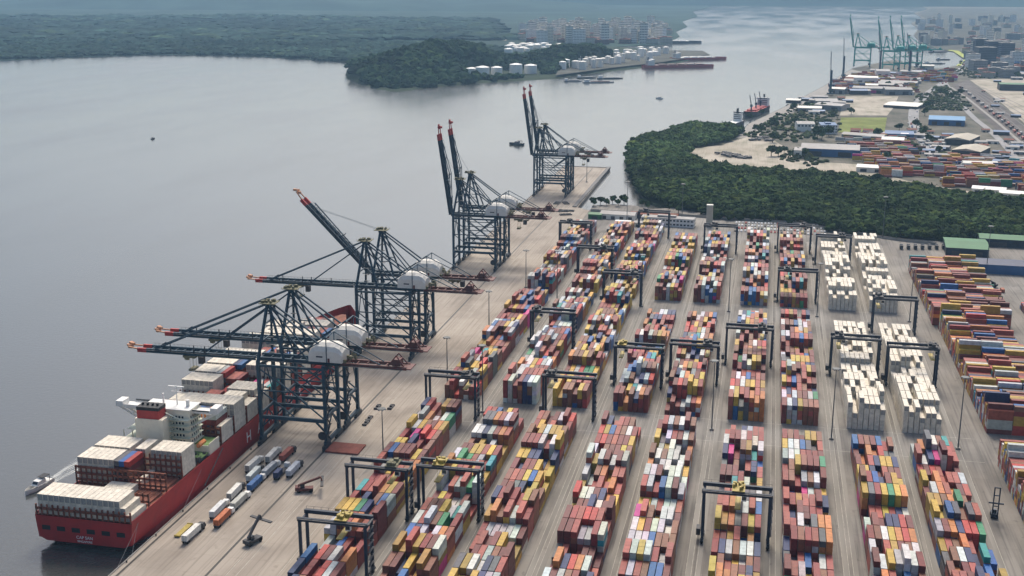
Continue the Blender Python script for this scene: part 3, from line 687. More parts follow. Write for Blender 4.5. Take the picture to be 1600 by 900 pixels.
    for y in (-1.9, 1.9):
        b.bar((AX, y, AZ), (42, y * 1.7, BZ + 1.6), .75); b.bar((AX, y, AZ - 3), (24, y * 1.7, BZ + 1.6), .6)
    b.build('backstay', m, t)
    k2 = MB()                                # lattice cap over the house
    for y in (-5.6, 5.6): k2.bar((16, y * .6, BZ + 1.5), (35, y, BZ + 14.5), .5); k2.bar((35, y, BZ + 14.5), (62, y * .5, BZ + 1.5), .45); k2.bar((35, y, BZ + 14.5), (35, y, BZ + 1.2), .4)
    k2.bar((35, -5.6, BZ + 14.5), (35, 5.6, BZ + 14.5), .5); k2.build('house_truss', m, t)
    # boom, hinged at (-4, BZ+.6)
    hx, hz = -4.0, BZ + .6; ca, sa = math.cos(ang), math.sin(ang)
    def B(u, y, v): return (hx - u * ca + v * sa * 1.0, y, hz + u * sa + v * ca)
    bm_ = MB(); Lb = 60
    for y in (-3.1, 3.1): bm_.bar(B(0, y, 0), B(Lb, y, 0), 1.1, 2.1, up=(sa, 0, ca))
    for k in range(14): bm_.bar(B(1 + k * 4.4, -3, .2), B(1 + k * 4.4, 3, .2), .5)
    bo = bm_.build('boom', m, t)
    for y in (-3.1, 3.1): MB().bar(B(Lb, y, 0), B(Lb + 5, y, 0), 1.15, 2.15, up=(sa, 0, ca)).build('boom_end', M[tip] if isinstance(tip, str) else tip, bo)
    e = MB()
    for y in (-2.8, 2.8): e.bar(B(Lb + 5, y, .4), B(Lb + 11, y * .7, .9), .6)
    for k in range(6): e.cbox(B(Lb + 10 + random.uniform(-1, 2.5), random.uniform(-1.5, 1.5), 1.2 + random.uniform(-.6, .8)), (random.uniform(1, 2.2), random.uniform(1, 2), random.uniform(.8, 1.8)))
    e.build('boom_tip_frame', M['peach'] if ang < 1.2 else M[tip] if isinstance(tip, str) else tip, bo)
    e = MB()
    for k in range(28):
        u = 1 + k * 2.15; e.bar(B(u, -4.3, .5), B(u, -4.3, 1.8), .1); e.bar(B(u, 4.3, .5), B(u, 4.3, 1.8), .1)
    for y in (-4.2, 4.2): e.bar(B(0, y, .5), B(Lb, y, .5), .9, .12, up=(sa, 0, ca)); e.bar(B(0, y * 1.03, 1.8), B(Lb, y * 1.03, 1.8), .1)
    for u in (14, 27, 33, 46): e.bar(B(u, -4, .5), B(u, -4, 4.6), .4)
    e.build('boom_walkway', M['crane_dark'], bo)
    st = MB()
    if ang < .3:
        for y in (-1.9, 1.9): st.bar((AX, y, AZ), B(55, y * 1.6, 1), .75); st.bar((AX, y, AZ - 1.5), B(28, y * 1.6, 1), .65)
        for y in (-1.9, 1.9): st.bar(B(55, y * 1.6, 1), B(52, y * 1.6, 3), .5)
    elif ang < 1.2:
        st.bar((AX, -1, AZ), B(57, -1, 1.2), .16); st.bar((AX, 1, AZ), B(57, 1, 1.2), .16)
        for y in (-2.6, 2.6): st.bar(B(6, y, 1.6), B(58, y, 3.2), .6); st.bar(B(30, y, 1.6), B(30, y, 4.5), .5)
        for k in range(12): st.bar(B(6 + k * 4.4, -2.6, 1.6), B(9 + k * 4.4, 2.6, 3.0), .3); st.bar(B(6 + k * 4.4, 2.6, 1.6), B(9 + k * 4.4, -2.6, 3.0), .3)
    else:
        for y in (-2.4, 2.4):
            st.bar(B(8, y, 1.4), B(33, y, 4.4), .55); st.bar(B(33, y, 4.4), B(57, y, 1.4), .5); st.bar(B(28, y, 1), B(33, y, 4.4), .4)
        st.bar((AX, 0, AZ), B(50, 0, 1.5), .16)
        for k in range(6): st.bar(B(10 + k * 8, -2.6, 1), B(14 + k * 8, 2.6, 2.6), .3)
    st.build('forestay', m, t)
    # trolley and cab
    tx = 52 if ang > .3 else -40; tr = MB(); tr.box(tx - 3.4, tx + 3.4, -4.2, 4.2, BZ - 1.6, BZ - .5)
    for k in range(6): tr.cbox((tx + random.uniform(-2.6, 2.6), random.uniform(-3, 3), BZ - 2.3), (1.2, 1.4, 1.4))
    tro = tr.build('trolley', M['olive'], t)
    c = MB(); c.box(tx + 3.6, tx + 6.2, -1.4, 1.4, BZ - 5.4, BZ - 1.8); c.build('operator_cab', M['dgrey'], tro)
    sp = MB()
    for y in (-1.5, 1.5): sp.bar((tx - 1, y, BZ - 2.5), (tx - 1, y, BZ - 8), .1); sp.bar((tx + 1, y, BZ - 2.5), (tx + 1, y, BZ - 8), .1)
    sp.box(tx - 1.3, tx + 1.3, -3, 3, BZ - 9, BZ - 8); sp.build('spreader', M['olive'], tro)
    s2 = MB()                                # stair tower on the landside leg
    for k in range(9):
        z = 4 + k * 4.2; s2.bar((Gg + 1.4, -hy - 1.4 if k % 2 else -hy + 2.4, z), (Gg + 1.4, -hy + 2.4 if k % 2 else -hy - 1.4, z + 4.2), .7, .15); s2.box(Gg + .8, Gg + 2.2, -hy - 2, -hy + 3, z + 4.1, z + 4.2)
    for k in range(6): z = 47 + k * 4; s2.box(4.2, 6.8, -4.6, -3, z, z + .12)
    s2.build('stairway', M['crane_dark'], t)
    r = MB(); r.tube((Gg - 1.6, -hy - 1.0, 7), (Gg - 1.6, -hy - 1.6, 7), 2.2, n=16); r.build('cable_reel', M['crane_dark'], t)
    return t
sd_, s45, su = make_sts(R(0)), make_sts(R(46)), make_sts(R(82))
for pr_, y, lb in ((sd_, 531, 'blue quay crane with lowered boom over the ship stern, nearest of all'), (sd_, 560, 'blue quay crane with lowered boom, second nearest, beside the nearest one'),
                  (sd_, 677, 'blue quay crane with lowered boom just before the half raised one'), (s45, 709, 'blue quay crane with its boom half raised'),
                  (su, 908, 'blue quay crane with upright boom, nearer of the pair mid quay'), (su, 941, 'blue quay crane with upright boom, farther of the pair mid quay'),
                  (su, 1242, 'blue quay crane with upright boom near the pier end, nearer one'), (su, 1274, 'blue quay crane with upright boom at the pier end, farthest one')):
    place(pr_, USED, (-242.5, y, 0), 0, lb)

def Gs0(l): return [G(*p) for p in l]
# ---------------------------------------------------------------- yard details
def mast(loc, h, label, group='tall floodlight masts'):
    t = thing('floodlight_mast', label, 'light mast', loc, 0, group)
    MB().tube((0, 0, .8), (0, 0, h), .38, .2, 10).build('pole', M['steel'], t)
    MB().box(-1.1, 1.1, -1.1, 1.1, 0, .9).build('base', M['conc'], t)
    MB().tube((0, 0, h - .1), (0, 0, h + .2), 1.9, 1.9, 12).build('head_ring', M['steel'], t)
    for k in range(6):
        a = k * math.pi / 3; MB().cbox((1.9 * math.cos(a), 1.9 * math.sin(a), h - .25), (.7, .7, .5)).build('floodlight', M['grey'], t)
    return t
GAPN = {-143.4: 'first and second blocks', -81.9: 'third and fourth blocks', -20.4: 'fifth and sixth blocks', 41.1: 'seventh and eighth blocks', 102.6: 'ninth block and the crosswise block'}
for x, nm in GAPN.items():
    for y, zn in ((588, 'first cross aisle'), (818, 'second cross aisle')):
        if x == -81.9 and y == 588: continue
        mast((x - 1 if x > 0 else x, y, 0), 38, f'tall floodlight mast at the {zn} between {nm}')
for y, zn in ((508, 'beside the red hatch cover'), (626, 'second along the apron edge'), (731, 'third along the apron edge'), (853, 'fourth along the apron edge')):
    mast((-173.6, y, 0), 29, f'slim floodlight mast on the quay apron, {zn}')
for x, y, zn in ((-129, 1123, 'by the sheds near the pier root'), (-76, 1120, 'by the white office building'), (106, 1090, 'at the mangrove edge behind the white containers'), (-200, 1330, 'on the outer pier'), (176, 975, 'in front of the grey shed')):
    mast((x, y, 0), 38, f'tall floodlight mast {zn}')

def truck(x, y, rz, load, desc, cab='white'):
    t = thing('terminal_truck', f'{cab} terminal truck with {desc}', 'truck', (x, y, 0), rz, 'trucks waiting on the quay apron')
    c = MB(); c.box(-1.2, 1.2, 7.6, 9.6, .9, 3.1); c.box(-1.2, 1.2, 9.6, 10.3, .9, 2.1); c = c.build('cab', M[cab], t)
    MB().box(-1.05, 1.05, 9.58, 9.66, 2.1, 2.9).build('windscreen', M['glass'], c)
    MB().box(-.5, .5, 4.6, 9.4, .7, 1.1).box(-1.2, 1.2, -6.3, 6.3, 1.15, 1.4).build('chassis', M['dgrey'], t)
    for yy in (-5.2, -3.9, 5.4, 8.8):
        for sx in (-1, 1): MB().tube((sx * .85, yy, .52), (sx * 1.22, yy, .52), .52, n=12).build('wheel', M['tyre'], t)
    cr, sr = math.cos(rz), math.sin(rz)
    for (kind, L, dy, rgb, nm) in load:
        c = dict(x=x - sr * dy, y=y + cr * dy, z=1.42, L=L, rgb=rgb, kind=kind, rot=0, label=nm)
        put_container(c); o = bpy.context.scene.collection.objects[-1]
        for o in reversed(col.objects):
            if o.get('label') == nm: o.rotation_euler = (0, 0, rz); break
Wt = (.72, .7, .64); trucks = [((299, 832), [('dry', 12.19, 0, Wt, 'white long container on the rearmost truck by the ship stern')], 'a long white container, rearmost beside the stern'),
 ((340, 795), [('dry', 12.19, 0, (.7, .7, .68), 'white container on the truck left of the orange one')], 'a white container left of the orange load'),
 ((347, 808), [('dry', 12.19, 0, (.5, .15, .06), 'orange container on a truck near the ship stern')], 'an orange container'),
 ((366, 768), [('reefer', 12.19, 0, Wt, 'white refrigerated container on left truck of the middle pair')], 'a white refrigerated container, left of the middle pair'),
 ((373, 782), [('dry', 12.19, 0, (.5, .5, .45), 'pale grey container on right truck of the middle pair')], 'a pale grey container, right of the middle pair'),
 ((395, 725), [('reefer', 12.19, 0, Wt, 'white refrigerated container on the truck closest to the hull letter')], 'a white refrigerated container, closest to the hull'),
 ((396, 740), [('dry', 12.19, 0, (.62, .66, .63), 'white container on the truck beside the blue pair')], 'a white container beside the blue ones'),
 ((398, 754), [('dry', 6.06, -3.1, (.05, .14, .33), 'rear short blue container on the apron truck'), ('dry', 6.06, 3.1, (.05, .14, .33), 'front short blue container on the apron truck')], 'two short blue containers'),
 ((425, 711), [('reefer', 12.19, 0, Wt, 'white refrigerated container on truck left of the brick red load')], 'a white refrigerated container, left of the brick red load'),
 ((447, 709), [('dry', 12.19, 0, (.33, .09, .07), 'brick red container on the foremost truck under the crane')], 'a brick red container near the crane leg'),
 ((421, 732), [('dry', 12.19, 0, (.38, .4, .42), 'grey container on truck behind the navy load')], 'a grey container left of the navy load'),
 ((438, 735), [('dry', 6.06, -3.1, (.04, .06, .14), 'short navy container on the apron truck')], 'one short navy container'),
 ((458, 732), [('dry', 12.19, 0, (.5, .53, .57), 'silver grey container on the rightmost apron truck')], 'a silver grey container, rightmost')]
for k, (p, load, d) in enumerate(trucks):
    x, y = G(*p, 2.6); truck(x, y, R((-2, 1, 0, 2, -1)[k % 5]), load, d, 'white' if k % 3 else 'dgrey')
for o in bpy.data.objects:
    if o.get('label', '').startswith('dgrey terminal'): o['label'] = o['label'].replace('dgrey', 'dark grey')

sheet('repaired_paving', Gs0([(561,745),(640,700),(655,640),(600,706)]), -.004, M['yard'])
for k, (px, py) in enumerate(((590,637),(611,637),(577,655),(572,662))):
    a_ = MB(); a_.box(-1.1, 1.1, -3, 3, .3, .7); a_.box(-1.2, 1.2, -3.2, -2.8, 0, 1); a_.box(-1.2, 1.2, 2.8, 3.2, 0, 1); a_.box(-.6, .6, -.8, .8, .7, 1.6)
    tag(a_.build('spreader', M['dgrey'], None, (*G(px, py), 0)), f'dark lifting spreader resting on the apron, {ORD[k+1]} of four near the light pole', 'spreader', 'dark spreaders resting on the apron')
for k, (px, py) in enumerate(((870,318),(884,318),(872,330),(880,330),(888,330),(884,336))):
    a_ = MB()
    for sx in (-1, 1): a_.box(sx * 2.4 - .25, sx * 2.4 + .25, -6, 6, .2, 1.2)
    for yy in (-5.5, 0, 5.5): a_.box(-2.4, 2.4, yy - .25, yy + .25, .3, 1.1)
    tag(a_.build('steel_frame', M['dgrey'], None, (*G(px, py), 0), k * .4), f'dark steel frame lying on the pier, {ORD[k+1]} of the scattered group', 'steel frame', 'steel frames lying on the pier')
x, y = G(540, 702); hc = MB(); hc.box(-8.6, 8.6, -6.2, 6.2, .15, .9)
for k in range(4): hc.box(-8.2 + k * 5.2, -7.9 + k * 5.2, -5.8, 5.8, .9, 1.02)
M['hatchpaint'] = mat('hatch_red', (.24, .075, .055), .8, .15, .3, dirt=.4)
o = hc.build('hatch_cover', M['hatchpaint'], None, (x, y, 0), 0); tag(o, 'flat red brown hatch cover lying on the quay apron', 'hatch cover')
sp = tag(MB().box(-1.2, 1.2, -6, 6, .3, .75).box(-1.3, 1.3, -6.1, -5.6, .3, 1).box(-1.3, 1.3, 5.6, 6.1, .3, 1).build('spreader', M['yellow'], None, (*G(287, 830), 0)), 'yellow lifting spreader left on the quay beside the ship', 'spreader')
def reach_stacker(loc, rz, m, label, boom=.35):
    t = thing('reach_stacker', label, 'reach stacker', loc, rz, 'mobile lifting machines')
    MB().box(-1.7, 1.7, -4, 3.4, 1, 2.1).box(-1.7, 1.7, -4.8, -3, 1.2, 2.8).build('body', M[m], t)
    c = MB().box(-.8, .8, -2.4, -.4, 2.1, 3.8).build('cab', M['glass'], t)
    b = MB(); z1 = 3 + 11 * math.sin(boom); y1 = -3.4 + 11 * math.cos(boom); b.bar((0, -3.4, 3.2), (0, y1, z1), .9); b.bar((0, y1, z1), (0, y1 + .6, z1 - 1.8), .6); b.build('boom', M[m], t)
    MB().box(-5.8, 5.8, y1 - .1, y1 + 1.3, z1 - 2.3, z1 - 1.8).build('spreader', M['dgrey'], t)
    for yy, xx in ((2.4, 1.7), (-3.2, 1.5)):
        for sx in (-1, 1): MB().tube((sx * (xx - .7), yy, .9), (sx * xx, yy, .9), .9, n=14).build('wheel', M['tyre'], t)
    return t
reach_stacker((*G(478, 768), 0), R(-70), 'maroon', 'dark red reach stacker parked alone on the quay apron')
reach_stacker((*G(397, 848), 0), R(-20), 'dgrey', 'dark lifting machine with raised boom at bottom of apron', .8)
reach_stacker((*G(1548, 448), 0), R(60), 'dgrey', 'dark lifting machine beside small containers before grey shed')
def handler(loc, rz, label):
    t = thing('empty_handler', label, 'container handler', loc, rz, 'mobile lifting machines')
    MB().box(-1.4, 1.4, -3, 1.8, .9, 2.1).build('body', M['rtg'], t); MB().box(-.8, .8, -1.4, .2, 2.1, 3.6).build('cab', M['glass'], t)
    m = MB()
    for sx in (-1, 1): m.box(sx * 1.1 - .25, sx * 1.1 + .25, 1.9, 2.4, .5, 15)
    for z in (1, 6, 11, 14.6): m.box(-1.1, 1.1, 1.95, 2.35, z, z + .4)
    m.build('mast', M['rtg'], t); MB().box(-3.1, 3.1, 2.4, 2.9, 7.5, 8.1).build('spreader', M['rtg'], t)
    for yy in (1.2, -2.3):
        for sx in (-1, 1): MB().tube((sx * .9, yy, .7), (sx * 1.5, yy, .7), .7, n=12).build('wheel', M['tyre'], t)
handler((*G(1553, 808), 0), R(175), 'dark container handler with tall mast beside the near crosswise block')
handler((*G(1560, 494), 0), R(170), 'dark container handler with tall mast right of the far crosswise block')
for k, (px, py, c, nm) in enumerate(((1541, 442, (.5, .45, .4), 'pale'), (1546, 450, (.05, .2, .15), 'dark green'), (1566, 456, (.4, .12, .06), 'brick orange'), (1563, 505, (.6, .6, .6), 'small white'))):
    X, Y = G(px, py); put_container(dict(x=X, y=Y, z=0, L=6.06, rgb=c, kind='dry', rot=k % 2, label=f'{nm} container standing alone on open yard right of the crosswise block'))
# row of dark tractors near the far fence
for k in range(7):
    X, Y = G(1408 + k * 11, 389); t = thing('yard_tractor', f'{ORD[k + 1]} dark tractor from the left in the row at the far fence', 'tractor', (X, Y, 0), 0, 'dark tractors parked at the far fence')
    MB().box(-1.3, 1.3, -3, 3, .6, 1.4).build('chassis', M['dgrey'], t); c = MB().box(-1.3, 1.3, -3, -.4, 1.4, 3.6).build('cab', M['dgrey'], t); MB().box(-1.1, 1.1, -3.06, -2.96, 2.4, 3.3).build('windscreen', M['glass'], c)
    MB().box(-1.2, 1.2, .2, 2.8, 1.4, 4).build('tank', M['rtg'], t)
# bollards
bp_ = MB(); bp_.tube((0, 0, 0), (0, 0, .55), .3, .25, 10); bp_.tube((0, 0, .55), (0, 0, .8), .42, .38, 10); b0 = tag(bp_.build('bollard', M['black']), 'black mooring bollard on the quay edge', 'bollard', 'bollards along the quay edge')
for k in range(44):
    o = b0 if k == 0 else b0.copy()
    if k: col.objects.link(o)
    o.location = (-244.3, 392 + k * 24, 0)
for k, (y0, z0, y1) in enumerate(((410, 11.5, 396), (412, 11.5, 384), (470, 11.5, 440), (640, 11.5, 664), (700, 12, 736))):
    o = MB().tube((-248.4 if k < 4 else -262, y0, z0 - 2), (-244.3, y1, .6), .06, n=6).build('mooring_line', M['grey']); tag(o, f'pale mooring rope from the red ship to the quay, {ORD[k+1]} from the stern', 'rope', 'mooring ropes')

# offices, sheds and cars at the yard end
def gable(name, label, cat, loc, w_, d, h, rise, rz, wall, roof, group=None, doors=0, windows=0, along='x'):
    t = thing(name, label, cat, loc, rz, group)
    MB().box(-w_/2, w_/2, -d/2, d/2, -1, h).build('wall', wall, t)
    r = MB()
    if along == 'x': r.prism_x([(-d/2 - .5, h + .02), (d/2 + .5, h + .02), (0, h + rise)], -w_/2 - .5, w_/2 + .5)
    else: r.prism_y([(-w_/2 - .5, h + .02), (w_/2 + .5, h + .02), (0, h + rise)], -d/2 - .5, d/2 + .5)
    r.build('roof', roof, t)
    for k in range(doors): x = -w_/2 + (k + .5) * w_ / doors; MB().box(x - w_/doors*.22, x + w_/doors*.22, -d/2 - .06, -d/2 + .1, -.5, h * .62).build('door', M['dgrey'], t)
    for k in range(windows): x = -w_/2 + (k + .5) * w_ / windows; MB().box(x - w_/windows*.3, x + w_/windows*.3, -d/2 - .05, -d/2 + .1, h * .62, h * .85).build('window', M['glass'], t)
    return t
def flat(name, label, cat, loc, w_, d, h, rz, wall, group=None, floors=0, roofm=None):
    t = thing(name, label, cat, loc, rz, group)
    b = MB(); b.box(-w_/2, w_/2, -d/2, d/2, -1, h)
    b.build('wall', wall, t); r = MB(); r.box(-w_/2 - .15, w_/2 + .15, -d/2 - .15, d/2 + .15, h, h + .5); r.box(-w_*.2, w_*.15, -d*.2, d*.2, h + .5, h + 2.2); r.build('roof', roofm or M['conc'], t)
    for f in range(floors):
        z = (f + .35) * h / floors; zz = z + h / floors * .4; m = MB(); n = max(3, int(w_ / 3.2))
        for k in range(n): x = -w_/2 + (k + .5) * w_ / n; m.box(x - w_/n*.32, x + w_/n*.32, -d/2 - .06, -d/2 + .05, z, zz)
        n = max(3, int(d / 3.2))
        for k in range(n):
            y = -d/2 + (k + .5) * d / n
            for sx in (-1, 1): m.box(*sorted((sx * (w_/2 + .06), sx * (w_/2 - .05))), y - d/n*.32, y + d/n*.32, z, zz)
        m.build('window_row', M['glass'], t)
    return t
flat('office_building', 'long white two storey office building at the far yard end', 'building', (-88, 1108, 0), 50, 12, 7.5, R(-5), M['white'], floors=2, roofm=ROOFG)
gable('workshop', 'low grey roofed workshop right of the pier root', 'shed', (-138, 1132, 0), 34, 16, 5, 2, R(-5), M['house'], ROOFG, doors=4)
gable('workshop', 'small pale shed with teal door front behind third block', 'shed', (-111, 1098, 0), 16, 8, 4, 1.2, R(-3), M['lgreen'], ROOFG, doors=2)
gable('workshop', 'green sided hut beside the pier root', 'shed', (-160, 1128, 0), 13, 11, 4.5, 1, R(-5), GREENR, GREENR, doors=1)
gable('workshop', 'low brown roofed shed behind the white office', 'shed', (-104, 1140, 0), 46, 12, 4, 1.6, R(-4), M['dgrey'], M['deckred'], doors=3)
gable('canopy', 'white canopy roof behind the second block', 'canopy', (-130, 1102, 0), 14, 7, 3.6, .6, 0, M['white'], M['white'])
tw = thing('silo_tower', 'tall beige windowless tower at the mangrove edge', 'tower', (*G(1108, 354), 0)); MB().box(-2.9, 2.9, -2.6, 2.6, 0, 20.5).build('wall', M['tan'], tw); MB().box(-3, 3, -2.7, 2.7, 20.5, 21).build('roof', M['house'], tw)
gs = gable('warehouse', 'large green roofed warehouse behind the crosswise block', 'warehouse', (171, 1052, 0), 34, 42, 7, 2, R(-4), M['rtg'], GREENR, doors=2)
gable('warehouse', 'long green roofed warehouse at the right edge', 'warehouse', (218, 1085, 0), 62, 22, 7, 2, R(-4), M['rtg'], GREENR, doors=2)
g2 = gable('warehouse', 'grey roofed shed with dark blue front wall', 'warehouse', (194, 983, 0), 60, 22, 7.5, 2, R(-2), BLUE, ROOFG, doors=0)
g2.children[0].data.materials[0] = mat('navy_sheet', (.035, .05, .10), .5, .15, .2)
gable('warehouse', 'cream walled shed right of the grey shed', 'warehouse', (243, 968, 0), 34, 18, 6, 1.5, R(-2), M['house'], M['white'], doors=2)
def car(label, rgb):
    o = MB().prism_x([(-2.2, .3), (2.2, .3), (2.2, .8), (1.2, .95), (.7, 1.45), (-1.2, 1.45), (-1.8, .95), (-2.2, .85)], -.85, .85).build('parked_car', M['c_obj']); tag(o, label, 'car', 'cars in the far car park')
    w = MB().prism_x([(1.15, .97), (.72, 1.4), (-1.15, 1.4), (-1.7, .97)], -.87, .87).build('windows', M['glass'], o)
    wv = MB()
    for y in (-1.35, 1.35):
        wv.tube((-.88, y, .33), (.88, y, .33), .33, n=8)
    wv.build('wheels', M['tyre'], o); o.color = (*rgb, 1); return o
cars = {}
for k in range(110):
    r_, c_ = divmod(k, 28); cn = random.choice(('white', 'white', 'white', 'silver', 'silver', 'black', 'red'))
    rgb = {'white': (.75,.75,.74), 'silver': (.45,.46,.47), 'black': (.03,.03,.035), 'red': (.35,.04,.04)}[cn]
    if k == 0: c0 = car('x', rgb); o = c0
    else: o = copy_tree(c0)
    o.color = (*rgb, 1); o.location = (-25 + c_ * 3.0 + random.uniform(-.3, .3), 1094 + r_ * 13 + random.uniform(-.6, .6), .01); o.rotation_euler = (0, 0, random.choice((0, math.pi)) + random.uniform(-.05, .05))
    o['label'] = f'{cn} car in {["nearest", "second", "third", "farthest"][r_]} car park row, {ORD[c_ + 1] if c_ < 20 else "twenty-" + ORD[c_ - 19] if c_ > 19 else ""} from the left'
fe = thing('perimeter_fence', 'low grey perimeter wall along the mangrove edge', 'fence'); ff = MB()
pts = [(-170, 1160), (-62, 1152), (28, 1139), (116, 1084), (150, 1072)]
for a, b in zip(pts, pts[1:]): ff.bar((*a, 1.2), (*b, 1.2), .3, 2.4)
ff.build('wall_panels', M['conc'], fe)

# speed boat and wake
def boat(name, label, loc, rz, L, m1, m2, cat='boat', group=None):
    t = thing(name, label, cat, loc, rz, group); h = MB(); s_ = L / 12
    h.loft([[(x * s_ * f, y * s_, z * s_ + (.25 * s_ if y > 4 else 0)) for x, z in ((-1.9, 1.4), (-1.75, .3), (-1.0, -.5), (0, -.8), (1.0, -.5), (1.75, .3), (1.9, 1.4))] for y, f in ((-6, .92), (-2, 1), (2, .9), (4.5, .5), (6, .05))])
    h.build('hull', m1, t); MB().box(-1.5 * s_, 1.5 * s_, -5.4 * s_, 1.6 * s_, 1.38 * s_, 1.5 * s_).build('deck', m2, t)
    c = MB(); c.prism_x([(-2.6 * s_, 1.5 * s_), (1.8 * s_, 1.5 * s_), (.8 * s_, 2.8 * s_), (-2.4 * s_, 2.9 * s_)], -1.2 * s_, 1.2 * s_); c = c.build('cabin', m2, t)
    MB().prism_x([(1.45 * s_, 1.98 * s_), (1.5 * s_, 1.98 * s_), (.9 * s_, 2.7 * s_), (.8 * s_, 2.7 * s_)], -1.0 * s_, 1.0 * s_).build('windscreen', M['glass'], c)
    MB().box(-1.2 * s_, 1.2 * s_, -4.6 * s_, -1.2 * s_, 3.3 * s_, 3.45 * s_).box(-1.1 * s_, -1 * s_, -4.4 * s_, -4.2 * s_, 1.5 * s_, 3.3 * s_).box(1 * s_, 1.1 * s_, -4.4 * s_, -4.2 * s_, 1.5 * s_, 3.3 * s_).build('canopy', M['black'], t)
    return t
bx, by = G(60, 763, WZ); ex, ey = G(150, 712, WZ); d_ = math.atan2(by - ey, bx - ex)
boat('speed_boat', 'small white motor boat passing behind the ship stern', (bx, by, WZ), d_ - R(90), 17, M['white'], M['white'])
def foam_mat():
    m = bpy.data.materials.new('foam'); m.use_nodes = True; t = m.node_tree; b = t.nodes['Principled BSDF']; b.inputs['Base Color'].default_value = (.8, .83, .8, 1); b.inputs['Roughness'].default_value = .8
    tc = t.nodes.new('ShaderNodeTexCoord'); mp = t.nodes.new('ShaderNodeMapping'); mp.inputs['Scale'].default_value = (.9, .09, 1); n = t.nodes.new('ShaderNodeTexNoise'); n.inputs['Scale'].default_value = .9; n.inputs['Detail'].default_value = 8
    t.links.new(tc.outputs['Object'], mp.inputs[0]); t.links.new(mp.outputs[0], n.inputs['Vector'])
    a = t.nodes.new('ShaderNodeAttribute'); a.attribute_name = 'tint'; mr = t.nodes.new('ShaderNodeMapRange'); mr.inputs[1].default_value = .38; mr.inputs[2].default_value = .6
    t.links.new(n.outputs['Fac'], mr.inputs[0]); mu = t.nodes.new('ShaderNodeMath'); mu.operation = 'MULTIPLY'; t.links.new(mr.outputs[0], mu.inputs[0]); t.links.new(a.outputs['Fac'], mu.inputs[1]); t.links.new(mu.outputs[0], b.inputs['Alpha']); return m
fm = foam_mat(); n_ = 24; LW = math.hypot(bx - ex, by - ey) * 1.25; vs, fs, cs = [], [], []
for i in range(n_ + 1):
    u = i / n_; ww = 2.2 + u * 8
    for j in range(7): q = j / 6 * 2 - 1; vs.append((q * ww, -u * LW - 3, 0)); e_ = (.35 + .65 * abs(q) if u > .15 else 1) * (1 - abs(q) ** 6) * (1 - u) ** .7 * 1.1; cs.append((e_, e_, e_, 1))
for i in range(n_):
    for j in range(6): a = i * 7 + j; fs.append((a, a + 7, a + 8, a + 1))
me = bpy.data.meshes.new('boat_wake'); me.from_pydata(vs, [], fs); at = me.attributes.new('tint', 'FLOAT_COLOR', 'POINT'); at.data.foreach_set('color', np.array(cs).ravel()); me.materials.append(fm)
o = bpy.data.objects.new('boat_wake', me); col.objects.link(o); o.location = (bx, by, WZ + .06); o.rotation_euler = (0, 0, d_ - R(90)); tag(o, 'white foam wake trailing behind the motor boat', 'wake', kind='stuff')

# ---------------------------------------------------------------- vegetation
def leaf_mat():
    m = tint_mat('foliage', 'attr', .9, .55, .0); return m
M['leaf'] = leaf_mat()
def ico(sub):
    bm = bmesh.new(); bmesh.ops.create_icosphere(bm, subdivisions=sub, radius=1); v = np.array([x.co[:] for x in bm.verts]); f = np.array([[q.index for q in x.verts] for x in bm.faces]); bm.free(); return v, f
ICO = {1: ico(1), 2: ico(2), 3: ico(3)}
def tri_mesh(name, V, F, tint, m):
    me = bpy.data.meshes.new(name); me.vertices.add(len(V)); me.vertices.foreach_set('co', V.astype(np.float32).ravel()); me.loops.add(F.size); me.loops.foreach_set('vertex_index', F.ravel().astype(np.int32))
    me.polygons.add(len(F)); me.polygons.foreach_set('loop_start', (np.arange(len(F)) * F.shape[1]).astype(np.int32)); me.update(); me.validate()
    at = me.attributes.new('tint', 'FLOAT_COLOR', 'FACE'); C = np.ones((len(F), 4)); C[:, :3] = tint; at.data.foreach_set('color', C.ravel()); me.materials.append(m); me.polygons.foreach_set('use_smooth', [False] * len(me.polygons))
    o = bpy.data.objects.new(name, me); col.objects.link(o); return o
def crown_cloud(P, rad, tints, sub=2, rough=.35, flat_=.75):
    v, f = ICO[sub]; n = len(P); nv = len(v)
    D = 1 + rough * rng.standard_normal((n, nv, 1)) * .6; D = np.clip(D, .5, 1.7)
    V = v[None] * D * rad[:, None, None] * np.array([1, 1, flat_]) + P[:, None]
    F = (f[None] + (np.arange(n) * nv)[:, None, None]).reshape(-1, 3)
    T = np.repeat(tints[:, None], len(f), 1) * (1 + .25 * rng.standard_normal((n, len(f), 1))); return V.reshape(-1, 3), F, np.clip(T.reshape(-1, 3), .008, .5)
def leaves(P, rad, tints, k, size):
    n = len(P); d = rng.standard_normal((n, k, 3)); d /= np.linalg.norm(d, axis=2, keepdims=True); d[..., 2] = np.abs(d[..., 2]) * .8
    c = P[:, None] + d * rad[:, None, None] * rng.uniform(.75, 1.25, (n, k, 1)); a = rng.standard_normal((n, k, 3)); a /= np.linalg.norm(a, axis=2, keepdims=True); b = np.cross(a, rng.standard_normal((n, k, 3))); b /= np.linalg.norm(b, axis=2, keepdims=True)
    s_ = size * rng.uniform(.6, 1.4, (n, k, 1)); V = np.stack([c - a * s_, c + b * s_, c + a * s_, c - b * s_], 2).reshape(-1, 3); F = np.arange(n * k * 4).reshape(-1, 4)
    T = (np.repeat(tints[:, None], k, 1) * rng.uniform(.6, 1.6, (n, k, 1))).reshape(-1, 3); return V, F, np.clip(T, .008, .5)
def lownoise(x, y, s, seed):
    r = np.random.default_rng(seed); z = 0
    for k in range(7): a = r.uniform(0, 6.28); fq = (1 + k * .6) / s; z = z + np.sin((x * math.cos(a) + y * math.sin(a)) * fq + r.uniform(0, 6.28)) / (1 + .3 * k)
    return z / 3
